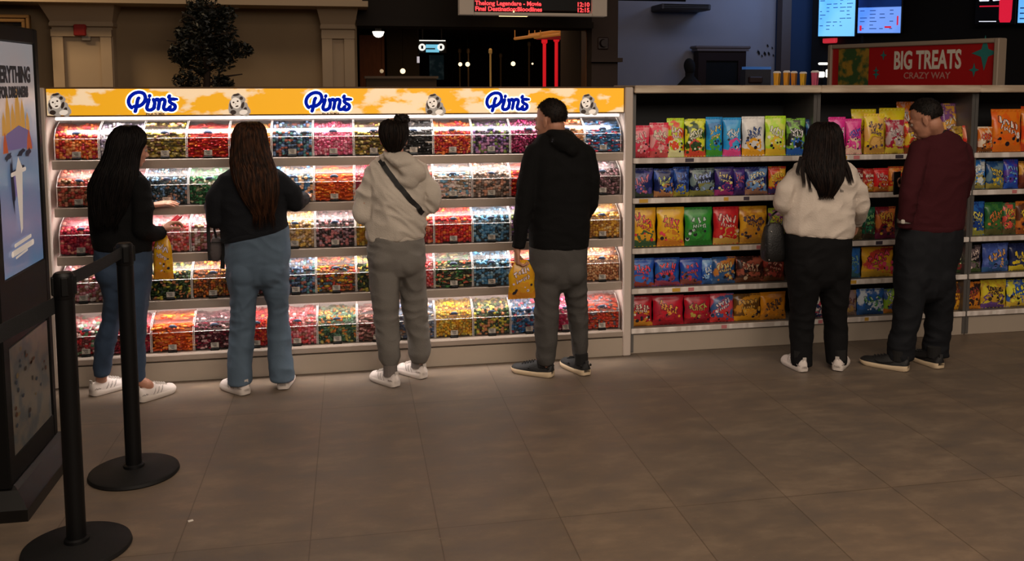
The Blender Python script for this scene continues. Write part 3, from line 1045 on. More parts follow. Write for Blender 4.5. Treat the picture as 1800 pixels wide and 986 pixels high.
mb = MB(); mb.box(((X0 + X1) / 2, 5.765, .060), (X1 - X0 + .02, .03, .12), bev=.003); mb.box(((X0 + X1) / 2, 6.03, .03), (X1 - X0, .44, .05))
mb.build('base_panel', CREAM, st)
# header light box
hz0, hz1 = 1.585, 1.752
hx0, hx1 = -1.70, 1.705
mb = MB(); mb.box(((hx0 + hx1) / 2, 5.82, (hz0 + hz1) / 2), (hx1 - hx0, .13, hz1 - hz0)); mb.box(((hx0 + hx1) / 2, 6.1, hz1 - .01), (hx1 - hx0, .44, .02))
mb.build('header_box', mat('header_trim', (88, 64, 36), .5), st)
hm = two_tone('header_print', (250, 180, 34), (255, 224, 180), 5.0, .50, .56, rough=.4, emit=.55, stretch=(1, 1, 2.0), detail=4)
mb = MB(); mb.box(((hx0 + hx1) / 2, 5.752, (hz0 + hz1) / 2), (hx1 - hx0 - .01, .01, hz1 - hz0 - .016)); hp = mb.build('header_print', hm, st)
PB = mat('logo_blue', (14, 52, 190), .4, emit=.3)
PBD = mat('logo_deep_blue', (4, 16, 96), .4, emit=.15)
PW = mat('logo_white', (255, 252, 244), .4, emit=.65)
SUB = mat('logo_brown', (96, 60, 20), .5)
# script lettering strokes, in units of a 1.45 x 0.5 field taken off the sign
S = {
    'P': [(.20, .245), (.17, .28), (.15, .33), (.155, .40), (.19, .465), (.26, .52), (.34, .54), (.42, .52), (.455, .45), (.44, .37), (.38, .30), (.30, .265), (.245, .27)],
    'Pstem': [(.335, .43), (.315, .40), (.30, .33), (.275, .22), (.26, .175)],
    'i': [(.52, .40), (.50, .33), (.475, .25), (.49, .205), (.545, .20), (.60, .235), (.61, .26)],
    'm1': [(.60, .40), (.62, .33), (.60, .24)],
    'm2': [(.615, .37), (.66, .405), (.70, .39), (.705, .34), (.68, .22)],
    'm3': [(.70, .36), (.75, .405), (.80, .395), (.805, .34), (.78, .25), (.80, .205), (.86, .215), (.90, .26)],
    's': [(.985, .405), (.92, .405), (.89, .37), (.92, .33), (.985, .29), (.985, .23), (.93, .195), (.87, .21)],
    'sw': [(.90, .415), (.99, .41), (1.03, .405)],
    'apo': [(.895, .47), (.88, .445)],
    'dot': [(.535, .475), (.53, .465)],
}
for (px, seq) in ((269, 1), (578, 2), (893, 3)):
    q = W(px, 180, 5.745); sc = .300
    o = V((q.x - .59 * sc, 5.7455, q.z - .345 * sc))
    for k, (wd, m, off) in enumerate(((.118, PW, .0004), (.074, PB, .0012))):
        b = MB()
        for key, pts in S.items():
            pp = smooth_path([(p[0] * sc, p[1] * sc) for p in pts], 4)
            stroke(b, pp, wd * sc * (.75 if key in ('sw',) else 1), FRONT, o, off)
        b.build(('lettering_outline', 'blue_lettering')[k], m, hp)
    text('PICK N MIX', .017, SUB, (q.x + .01, 5.7442, q.z - .072), FRONT, 'small_lettering', hp, xs=1.15, bold=.0006)
# portraits printed on the header: grey curls, pale face, pale shoulder
for k, (px, fl_) in enumerate(((101, 1), (418, 1), (763, 1), (1033, 1))):
    q = W(px, 183, 5.745); o = V((q.x, 5.7455, q.z))
    u = .0034
    b = MB()
    for (x, y, rx, ry) in ((-1, 9, 10, 11), (-9, 0, 6, 9), (-10, -8, 6, 9), (9, -4, 8, 10), (13, -11, 8, 9), (0, -9, 15, 10), (5, 8, 8, 8)):
        poly(b, [(a * u, c_ * u) for a, c_ in blob(x, y - 1, rx, ry, 18, 0, .06, x + y)], FRONT, o, .0006)
    b.build('portrait_hair', mat('print_grey', (172, 162, 152), .5, emit=.45), hp)
    b = MB()
    for (x, y, rx, ry, r_) in ((-2, 16, 6, 2, .2), (-11, -3, 2.5, 6, .2), (8, -2, 2.5, 6, -.3), (-8, -14, 5, 4, 0), (12, -9, 2.5, 4, -.5), (6, 10, 3, 3, -.5)):
        poly(b, [(a * u, c_ * u) for a, c_ in blob(x, y, rx, ry, 14, r_)], FRONT, o, .0009)
    b.build('portrait_curls', mat('print_dark', (70, 56, 50), .5, emit=.1), hp)
    b = MB()
    poly(b, [(a * u, c_ * u) for a, c_ in blob(-3, 2, 8.4, 9.6, 20, .25)], FRONT, o, .0012)
    poly(b, [(a * u, c_ * u) for a, c_ in blob(9, -14, 7, 4.4, 16, .2)], FRONT, o, .0012)
    b.build('portrait_skin', mat('print_pale', (246, 232, 216), .5, emit=.5), hp)
    b = MB()
    for (x, y, rx, ry) in ((-7, 3, 1.7, 1.5), (0, 5, 1.7, 1.5), (-1.4, -3.6, 2.8, 1.3), (-3.6, .6, .6, 1.0)):
        poly(b, [(a * u, c_ * u) for a, c_ in blob(x, y, rx, ry, 12, .25)], FRONT, o, .0015)
    b.build('portrait_features', mat('print_dark', (0, 0, 0)), hp)
# LED strips: one under the header and one behind every shelf lip
mb = MB(); mb.box(((X0 + X1) / 2, 5.80, hz0 - .012), (X1 - X0 - .04, .05, .018), bev=.004); mb.build('light_strip', LED, st)
PNK = (1.0, .90, .84)
area('shelf_light', ((X0 + X1) / 2, 5.80, hz0 - .024), (30, 0, 0), X1 - X0 - .1, .04, 22.0, PNK, 175)
for i, z in enumerate(RZ[:4]):
    mb = MB(); mb.box(((X0 + X1) / 2, YF + .012, z - .026), (X1 - X0 - .04, .014, .010)); mb.build('light_strip', LED, st)
    area('shelf_light', ((X0 + X1) / 2, YF + .014, z - .034), (38, 0, 0), X1 - X0 - .1, .02, (17, 14.5, 12.5, 11)[i], PNK, 170)

# ---- bins
BH, BF, BD = .215, .118, .30
BWD = CW - .008


def bin_parts():
    a, t = BWD / 2, .0025
    body = MB()
    prof = [(0, 0), (BD, 0), (BD, BH), (.115, BH), (.03, BF + .05), (0, BF)]
    for s in (-1, 1):
        body.loft([[V((s * a - s * k, y, z)) for y, z in prof] for k in (0, t)][::s])
    body.box((0, t / 2, BF / 2), (2 * a, t, BF))
    body.box((0, BD / 2, t / 2), (2 * a, BD, t))
    lid = MB()
    pl = [(0.0, BF + .002), (.012, BF + .026), (.03, BF + .052), (.06, BF + .074), (.115, BH - .002), (.2, BH)]
    up = [[V((s * (a - .002), y, z)) for y, z in pl] for s in (-1, 1)]
    n = len(pl)
    vs = up[0] + up[1] + [p + V((0, .001, -.003)) for p in up[0]] + [p + V((0, .001, -.003)) for p in up[1]]
    fs = []
    for i in range(n - 1):
        fs += [(i, n + i, n + i + 1, i + 1), (2 * n + i, 2 * n + i + 1, 3 * n + i + 1, 3 * n + i)]
    fs += [(0, 2 * n, 3 * n, n), (n - 1, 2 * n - 1, 4 * n - 1, 3 * n - 1)]
    for i in range(n - 1):
        fs += [(i, i + 1, 2 * n + i + 1, 2 * n + i), (n + i, 3 * n + i, 3 * n + i + 1, n + i + 1)]
    lid.add(vs, fs)
    edge = MB()
    for s in (-1, 1):
        edge.tube([(s * a, -.001, .002), (s * a, -.001, BF), (s * a, .03, BF + .052), (s * a, .115, BH)], .0018, 5)
    edge.tube([(-a, -.001, BF), (a, -.001, BF)], .0014, 5)
    card = MB(); card.box((0, -.006, .030), (.046, .003, .030))
    ink = MB()
    for r_ in range(3):
        ink.box((-.004 + .003 * r_, -.0082, .039 - r_ * .008), (.030 - .006 * r_, .001, .0028))
    clip = MB(); clip.box((0, -.008, .004), (.052, .016, .014), bev=.003)
    hand = MB(); hand.ball((0, .012, BF + .035), (.02, .008, .010), n=12, k=8)
    hand.box((0, .016, BF + .030), (.05, .01, .012), bev=.003)
    return body, lid, edge, card, ink, clip, hand


body, lid, edge, card, ink, clip, hand = bin_parts()
EDGE = mat('acrylic_edge', (240, 232, 228), .15, emit=.0)
CARD = mat('price_card', (196, 188, 178), .6)
LIDH = mat('lid_handle', (70, 84, 110), .3)
proto = empty('candy_bin', (0, 0, 0))
bd = body.build('tub', ACR, proto)
ld = lid.build('lid', ACR, proto)
hd = hand.build('handle', LIDH, ld)
ed = edge.build('polished_edge', EDGE, bd)
cd = card.build('price_card', CARD, proto)
ik = ink.build('printed_lines', BLACKM, cd)
cp = clip.build('clip', BLACK, proto)

# ---- candy heaps: a heap of separate sweets, sloping up to the back
random.seed(11)


def heap(kind, seed):
    rnd = random.Random(seed)
    m = MB()
    a = BWD / 2 - .010

    def piece(c, k=1.0):
        R = Matrix.Rotation(rnd.uniform(0, 6.3), 3, 'Z') @ Matrix.Rotation(rnd.uniform(0, 3.1), 3, 'X')
        s = rnd.uniform(.95, 1.4) * k
        if kind == 0: m.ball(c, (.0105 * s, .0105 * s, .0090 * s), n=7, k=5, R=R)
        elif kind == 1: m.ball(c, (.0165 * s, .0075 * s, .0070 * s), n=7, k=5, R=R)
        elif kind == 2: m.ball(c, (.0120 * s, .0115 * s, .0055 * s), n=6, k=4, R=R)
        elif kind == 3: m.ball(c, (.0078 * s, .0078 * s, .0078 * s), n=6, k=4, R=R)
        else: m.ball(c, (.022 * s, .0065 * s, .0060 * s), n=6, k=5, R=R)
    st_ = {0: .0165, 1: .0175, 2: .017, 3: .0140, 4: .018}[kind]
    top = rnd.uniform(.108, .120)
    rise = rnd.uniform(.060, .076)
    nx = int(2 * a / st_); nz = int(top / st_) + 1
    for i in range(nx + 1):
        x = -a + 2 * a * i / nx
        for j in range(nz + 1):
            z = .010 + (top - .008) * j / nz
            piece((max(-a, min(a, x + rnd.uniform(-.004, .004))), .015 + rnd.uniform(0, .006), z + rnd.uniform(-.006, .006)))
        ny = int(.19 / st_)
        for j in range(ny + 1):
            y = .018 + .19 * j / ny
            z = top + rise * min(1, (y / .085)) ** .8 + .006 * math.sin(x * 40 + seed) + rnd.uniform(-.006, .008)
            piece((max(-a, min(a, x + rnd.uniform(-.005, .005))), y, min(z, .196 if y > .06 else .150)))
    # packed core under the surface
    core = [(.024, .004), (.024, top - .012), (.10, top + rise - .016), (.21, top + rise - .014), (.21, .004)]
    m.loft([[V((s * (a + .003), y, z)) for y, z in core] for s in (-1, 1)])
    return m


heaps = [heap(k % 5, 100 + k).mesh('candy_heap', BLACKM, smooth=True) for k in range(10)]
for me in heaps:
    me.materials.clear()
    me.materials.append(None)

PAL = {
    'or': ('orange and red', [(226, 92, 40), (196, 40, 36), (236, 130, 50), (180, 36, 60), (240, 160, 90)]),
    'wh': ('white and lilac', [(226, 214, 220), (200, 190, 214), (236, 226, 216), (190, 170, 200)]),
    'ol': ('yellow and olive', [(196, 170, 50), (110, 96, 30), (150, 120, 40), (214, 190, 120), (110, 70, 60)]),
    'rd': ('bright red and orange', [(216, 30, 30), (226, 60, 30), (238, 120, 36), (190, 24, 34), (170, 16, 30)]),
    'oy': ('orange and yellow', [(236, 150, 40), (226, 120, 30), (240, 190, 90), (190, 90, 30)]),
    'nb': ('navy and pale blue', [(40, 52, 72), (60, 90, 130), (130, 160, 200), (30, 40, 50), (190, 110, 90), (90, 150, 150)]),
    'pk': ('pink', [(232, 96, 140), (240, 140, 168), (214, 70, 110), (236, 170, 180), (190, 80, 100)]),
    'bk': ('black and white licorice', [(24, 22, 22), (32, 28, 28), (20, 20, 20), (210, 196, 184), (40, 34, 34), (26, 26, 26)]),
    'pl': ('purple, black and lime', [(84, 60, 90), (40, 36, 44), (150, 110, 170), (120, 140, 60), (200, 140, 180)]),
    'mg': ('magenta and plum', [(196, 50, 110), (130, 26, 70), (230, 110, 160), (100, 20, 50)]),
    'tn': ('tan and orange', [(216, 160, 110), (190, 120, 70), (236, 190, 140), (170, 100, 60)]),
    'bl': ('sky blue', [(60, 130, 196), (110, 170, 220), (50, 90, 120), (200, 190, 200), (196, 60, 80), (70, 110, 140)]),
    'sr': ('salmon and rust', [(216, 90, 70), (190, 110, 80), (160, 50, 44), (226, 150, 120), (110, 80, 50)]),
    'dt': ('dark teal and blue', [(36, 50, 56), (60, 80, 86), (110, 150, 190), (50, 60, 60), (170, 130, 110)]),
    'gr': ('green', [(30, 110, 60), (20, 76, 40), (80, 160, 100), (196, 186, 150), (16, 60, 34)]),
    'bp': ('blue and peach', [(60, 110, 150), (90, 140, 190), (226, 170, 120), (50, 60, 60), (236, 200, 170)]),
    'on': ('bright orange', [(240, 116, 26), (226, 90, 20), (246, 150, 50), (200, 70, 24)]),
    'rg': ('red, orange and green', [(196, 50, 40), (226, 110, 50), (70, 80, 36), (216, 80, 60), (150, 40, 30)]),
    'wb': ('white and beige', [(206, 190, 170), (226, 210, 200), (170, 140, 110), (236, 190, 180), (120, 170, 200)]),
    'pg': ('peach and grey', [(214, 150, 120), (130, 110, 96), (90, 76, 68), (226, 190, 170), (150, 130, 120)]),
    'mb': ('mauve and dark brown', [(96, 70, 70), (60, 44, 44), (180, 130, 140), (120, 96, 90)]),
    'cr': ('crimson', [(200, 30, 60), (170, 20, 50), (226, 70, 90), (236, 150, 130), (150, 24, 60)]),
    'pw': ('pink and white', [(216, 150, 160), (236, 220, 214), (170, 110, 90), (200, 90, 110), (150, 120, 90)]),
    'ty': ('tan and yellow', [(214, 170, 100), (236, 190, 90), (190, 150, 110), (226, 200, 170), (150, 120, 70)]),
    'db': ('dark brown and mauve', [(54, 40, 40), (80, 56, 60), (190, 150, 160), (40, 30, 32), (214, 130, 130)]),
    'yl': ('bright yellow', [(240, 190, 30), (226, 160, 20), (170, 150, 50), (246, 214, 100), (190, 130, 30)]),
    'oc': ('orange and crimson', [(226, 100, 50), (190, 30, 50), (236, 140, 100), (160, 40, 40)]),
    'bt': ('blue and dark teal', [(60, 130, 170), (40, 60, 66), (150, 190, 210), (36, 50, 54), (90, 150, 190)]),
    'gy': ('gold', [(226, 170, 50), (190, 130, 40), (236, 200, 130), (170, 110, 40)]),
    'pb': ('pink and brown', [(196, 110, 110), (130, 76, 60), (230, 170, 160), (110, 70, 54)]),
    'gd': ('dark green and yellow', [(44, 66, 30), (60, 90, 40), (226, 210, 80), (30, 44, 24), (214, 140, 90)]),
    'ob': ('orange and brown', [(230, 130, 40), (130, 70, 30), (100, 60, 30), (216, 100, 40), (196, 150, 60)]),
    'mx': ('orange, yellow and blue', [(226, 120, 50), (150, 90, 30), (240, 190, 50), (70, 110, 130), (90, 60, 30), (216, 70, 60)]),
    'dg': ('dark green mixed', [(40, 56, 34), (36, 46, 28), (200, 90, 60), (200, 180, 120), (60, 120, 60)]),
    'rw': ('red and white', [(214, 40, 50), (226, 200, 190), (200, 90, 100), (110, 150, 110), (130, 60, 60)]),
    'dc': ('dark crimson', [(110, 20, 44), (84, 16, 36), (150, 30, 60), (220, 170, 170), (70, 20, 30)]),
    'pr': ('pink and red', [(236, 120, 130), (226, 60, 60), (240, 170, 170), (170, 110, 90), (190, 80, 90)]),
    'gg': ('green and orange', [(60, 110, 70), (44, 70, 50), (226, 130, 50), (110, 150, 120), (190, 170, 80)]),
    'lg': ('light grey and blue', [(150, 156, 164), (110, 120, 140), (214, 206, 196), (90, 110, 150), (200, 150, 120)]),
    'hp': ('hot pink', [(226, 40, 100), (240, 90, 140), (190, 30, 80), (236, 180, 190)]),
    'ro': ('red-orange', [(236, 84, 34), (216, 60, 28), (200, 90, 40), (190, 50, 40), (110, 100, 110)]),
}
PALM = {k: island('sweets_' + k, v[1]) for k, v in PAL.items()}
GRID = [
    'or wh ol rd oy oy nb pk ol bk or pl mg tn bl'.split(),
    'sr cr dt gr nb bp on cr rg wb pg rd bp mb'.split(),
    'cr rw pr pw bl ty db yl oc rd bt pl or gy'.split(),
    'pw pb gd ob pb nb mx gd pr dg bt or pk tn'.split(),
    'rw cr on dc rd pr gg pb pr lg yl gd bl hp ro'.split(),
]
GRID[0] = 'or wh ol rd oy nb pk ol bk or pl mg tn bl'.split()
GRID[4] = 'rw cr on dc rd pr gg pb lg yl gd bl hp ro'.split()
for r_ in range(5):
    for c_ in range(NC):
        key = GRID[r_][c_]
        desc = PAL[key][0]
        x = X0 + CW * (c_ + .5)
        b = proto if (r_, c_) == (0, 0) else copy_tree(proto)
        b.location = (x, YF, RZ[r_])
        tag(b, 'clear bin of %s row, %s, holding %s sweets' % (ROW[r_], ORD[c_], desc), 'bin', 'clear bins in the %s row' % ROW[r_])
        o = bpy.data.objects.new('candy_heap', heaps[(r_ * 5 + c_ * 3 + r_ * c_) % 10])
        C.objects.link(o)
        o.location = (x, YF, RZ[r_] + .002)
        o.material_slots[0].link = 'OBJECT'
        o.material_slots[0].material = PALM[key]
        tag(o, '%s sweets heaped in the %s bin of the %s row' % (desc, ORD[c_], ROW[r_]), 'sweets', 'sweets in the %s row' % ROW[r_], 'stuff')

# ================================================================== SNACK SHELVING
SZ = [1.276, 1.015, .685, .419, .154]     # middle of each price rail
RAIL = two_tone('price_rail', (206, 196, 188), (240, 232, 226), 11, .45, .62, rough=.3, stretch=(1.4, 1, .4))
RAILP = mat('rail_plain', (196, 186, 176), .35)
GREYB = mat('bay_back', (46, 48, 50), .6)


def bay(x0, x1, lab, first):
    r = empty('snack_shelving', ((x0 + x1) / 2, YF, 0), lab, 'shelving', 'snack shelving bays')
    xm, wd = (x0 + x1) / 2, x1 - x0
    m = MB(); m.box((xm, 6.24, .87), (wd - .01, .03, 1.7)); m.build('back_panel', GREYB, r)
    for s in (x0 + .012, x1 - .012):
        m = MB(); m.box((s, 6.0, .86), (.022, .44, 1.70)); m.box((s, 5.79, .86), (.026, .02, 1.70))
        m.build('upright', mat('upright_metal', (120, 118, 116), .35, metal=.5), r)
    m = MB(); m.box((xm, 5.80, .064), (wd - .006, .03, .128), bev=.003); m.box((xm, 6.0, .03), (wd - .04, .42, .05)); m.build('base_panel', CREAM, r)
    for i, z in enumerate(SZ):
        m = MB(); m.box((xm, 6.0, z + .006), (wd - .05, .42, .014)); sh = m.build('shelf', mat('shelf_grey', (120, 114, 108), .4), r)
        m = MB(); m.box((xm, 5.774, z), (wd - .012, .012, .036), bev=.004); rl = m.build('price_rail', RAIL, sh)
        random.seed(int(x0 * 100) + i)
        x = x0 + .05
        while x < x1 - .1:
            w_ = random.uniform(.03, .06)
            if random.random() < .5:
                m = MB(); m.box((x + w_ / 2, 5.7672, z + .001), (w_, .0014, .024))
                m.build('price_ticket', random.choice([mat('ticket_white', (232, 226, 218), .5), mat('ticket_pink', (200, 120, 124), .5), mat('ticket_dark', (70, 62, 76), .5), mat('ticket_white', (0, 0, 0)), mat('ticket_yellow', (206, 160, 60), .5)]), rl)
            x += w_ + random.uniform(.03, .14)
    m = MB(); m.box((xm, 5.98, 1.745), (wd, .5, .03), bev=.006); m.box((xm, 5.74, 1.737), (wd, .03, .05), bev=.006)
    m.build('canopy', two_tone('canopy_metal', (184, 164, 142), (216, 200, 178), 5, .4, .65, rough=.35, stretch=(.7, 1, 6)), r)  # blotchy tint paints a murky reflection into the metal colour
    return r


bay(1.767, 3.05, 'snack shelving bay next to the candy stand, left of the woman in the cream top', True)
bay(3.05, 4.235, 'snack shelving bay behind the man in the maroon jumper', False)
bay(4.235, 5.50, 'snack shelving bay running out of the right edge of the photo', False)

# ---- bags of snacks
def bag_mesh(w_, h, d, c1, c2, c3, logo, seed, hang=False):
    rnd = random.Random(seed)
    nu, nv = 10, 14
    ph = rnd.uniform(0, 6)

    def T(u, v):
        vv = max(0, min(1, (v - .04) / .88))
        k = (max(0, 1 - abs(u) ** 3.0)) ** .6 * (math.sin(math.pi * vv) ** .55 if 0 < vv < 1 else 0)
        k *= 1 + .10 * math.sin(u * 9 + ph + v * 4) * (1 - math.sin(math.pi * vv)) + .05 * math.sin(u * 5 + v * 11 + ph)
        return d / 2 * k * (1.15 - .35 * v)

    def X(u, v):
        vv = max(0, min(1, (v - .04) / .88))
        return u * w_ / 2 * (1 - .05 * math.sin(math.pi * vv) + (.02 * math.sin(v * 14 + ph) if abs(u) > .8 else 0))

    m = MB()
    vs, fs = [], []
    for s in (-1, 1):
        for j in range(nv + 1):
            for i in range(nu + 1):
                u, v = -1 + 2 * i / nu, j / nv
                vs.append(V((X(u, v), s * (T(u, v) + .0006), h * v)))
    n = (nu + 1) * (nv + 1)
    for j in range(nv):
        for i in range(nu):
            a = j * (nu + 1) + i
            fs.append((a, a + 1, a + nu + 2, a + nu + 1))
            fs.append((n + a, n + a + nu + 1, n + a + nu + 2, n + a + 1))
    for j in range(nv):
        for i in (0, nu):
            a = j * (nu + 1) + i
            f = (a, a + nu + 1, n + a + nu + 1, n + a)
            fs.append(f if i == 0 else f[::-1])
    for i in range(nu):
        fs.append((i, n + i, n + i + 1, i + 1))
        a = nv * (nu + 1) + i
        fs.append((a, a + 1, n + a + 1, n + a))
    m.add(vs, fs)
    seals = []
    for zz in ((h * .945, h * .03), (h * .012, h * .02)):
        seal = MB(); seals.append(seal)
        k = 14
        pts = []
        for i in range(k + 1):
            x = -w_ / 2 + w_ * i / k
            pts.append((x, .002 * (-1) ** i))
        for (pa, pb) in zip(pts, pts[1:]):
            z0_, z1_ = zz[0], zz[0] + zz[1]
            seal.add([(pa[0], pa[1] - .002, z0_), (pb[0], pb[1] - .002, z0_), (pb[0], pb[1] - .002, z1_), (pa[0], pa[1] - .002, z1_)], [(0, 1, 2, 3)])
            seal.add([(pa[0], pa[1] + .002, z0_), (pb[0], pb[1] + .002, z0_), (pb[0], pb[1] + .002, z1_), (pa[0], pa[1] + .002, z1_)], [(3, 2, 1, 0)])
    lg = MB()

    def S3(x, z, off=.0016):
        v = z / h; u = max(-1, min(1, x / (w_ / 2)))
        return V((x, -T(u, v) - off, z))

    def st3(a, b, t, m_=0, off=.0016):
        a, b = V(a), V(b); dd = b - a
        if dd.length < 1e-5: return
        nn = V((-dd.y, dd.x)).normalized() * t / 2
        e_ = dd.normalized() * t * .4
        a -= e_; b += e_
        k = 3
        for i in range(k):
            p0, p1_ = a + (b - a) * i / k, a + (b - a) * (i + 1) / k
            lg.add([S3(*(p0 - nn), off), S3(*(p1_ - nn), off), S3(*(p1_ + nn), off), S3(*(p0 + nn), off)], [(0, 1, 2, 3)], m_)
    # picture blob low on the front
    bx, bz = rnd.uniform(-.15, .15) * w_, h * rnd.uniform(.26, .36)
    for i, (rr, mm) in enumerate(((rnd.uniform(.26, .38), 1), (rnd.uniform(.14, .24), 2))):
        pts = blob(bx, bz, w_ * rr, h * rr * .55, 14, rnd.uniform(-.3, .3), .14, seed)
        cen_ = S3(bx, bz, .0018 + .0008 * i)
        vv_ = [cen_] + [S3(p[0], p[1], .0018 + .0008 * i) for p in pts]
        lg.add(vv_, [(0, 1 + k, 1 + (k + 1) % 14) for k in range(14)], mm)
    for k in range(16):
        x, z = max(-.42 * w_, min(.42 * w_, bx + rnd.uniform(-.4, .4) * w_)), bz + rnd.uniform(-.16, .16) * h
        r = w_ * rnd.uniform(.02, .075)
        pts = blob(x, z, r, r, 8)
        lg.add([S3(p[0], p[1], .003) for p in pts], [tuple(range(8))], rnd.choice((0, 1, 2, 3)))
    # two lines of lettering-like marks
    slope = rnd.uniform(-.5, .5)
    for line, (zc_, hh, n_l) in enumerate(((rnd.uniform(.62, .72), rnd.uniform(.12, .2), rnd.randint(3, 5)), (.52, .09, 6))):
        ww = w_ * (rnd.uniform(.6, .74) if line == 0 else .5)
        for i in range(n_l):
            ox = -ww / 2 + ww * (i + .5) / n_l
            zc2 = h * zc_ + ox * slope
            for q_ in range(3):
                an = rnd.uniform(.3, 2.8); ln = h * hh * rnd.uniform(.25, .5)
                cx_, cz_ = ox + rnd.uniform(-.2, .2) * ww / n_l, zc2 + rnd.uniform(-.2, .2) * h * hh
                dx, dz = math.cos(an) * ln * .6, math.sin(an) * ln
                pa, pb = (cx_ - dx, cz_ - dz), (cx_ + dx, cz_ + dz)
                st3(pa, pb, w_ * (.075 if line == 0 else .045), 3, .0022)
                st3(pa, pb, w_ * (.044 if line == 0 else .026), 0 if q_ else 2, .0034)
    return m, seals, lg


def snack_bag(loc, w_, h, d, c1, c2, c3, logo, seed, rz, tilt, label, group, name='snack_bag', cat='bag'):
    m, seals, lg = bag_mesh(w_, h, d, c1, c2, c3, logo, seed)
    key = 'foil_%d' % seed
    fm = two_tone(key, c1, c2, 11 + seed % 7, .50, .56, rough=.26, c3=c3, zs=h * .16, detail=4, spec=.6)
    o = m.build(name, fm)
    sm(o, 60)
    o.location = loc
    o.rotation_euler = (tilt, 0, rz)
    tag(o, label, cat, group)
    o['at'] = (0, 0, 0)
    for sl in seals: sl.build('crimped_seal', mat('seal_%d_%d_%d' % c1, c1, .3), o)
    l = lg.build('printed_logo', [mat('ink_%d_%d_%d' % logo, logo, .4), mat('ink_%d_%d_%d' % c3, c3, .4), mat('ink_%d_%d_%d' % c2, c2, .4), mat('ink_dark', (34, 30, 44), .4)], o)
    return o


WHT, YEL, REDc, NAV, BLU, GRN, ORG, PNKc = (226, 220, 210), (232, 190, 40), (190, 26, 34), (28, 40, 96), (40, 110, 180), (60, 140, 50), (232, 120, 30), (220, 70, 130)
LIM, BRN, GLD, DKG, PUR, TEA, CRM = (170, 200, 40), (70, 36, 28), (206, 148, 40), (24, 56, 40), (90, 50, 130), (40, 140, 170), (206, 190, 150)
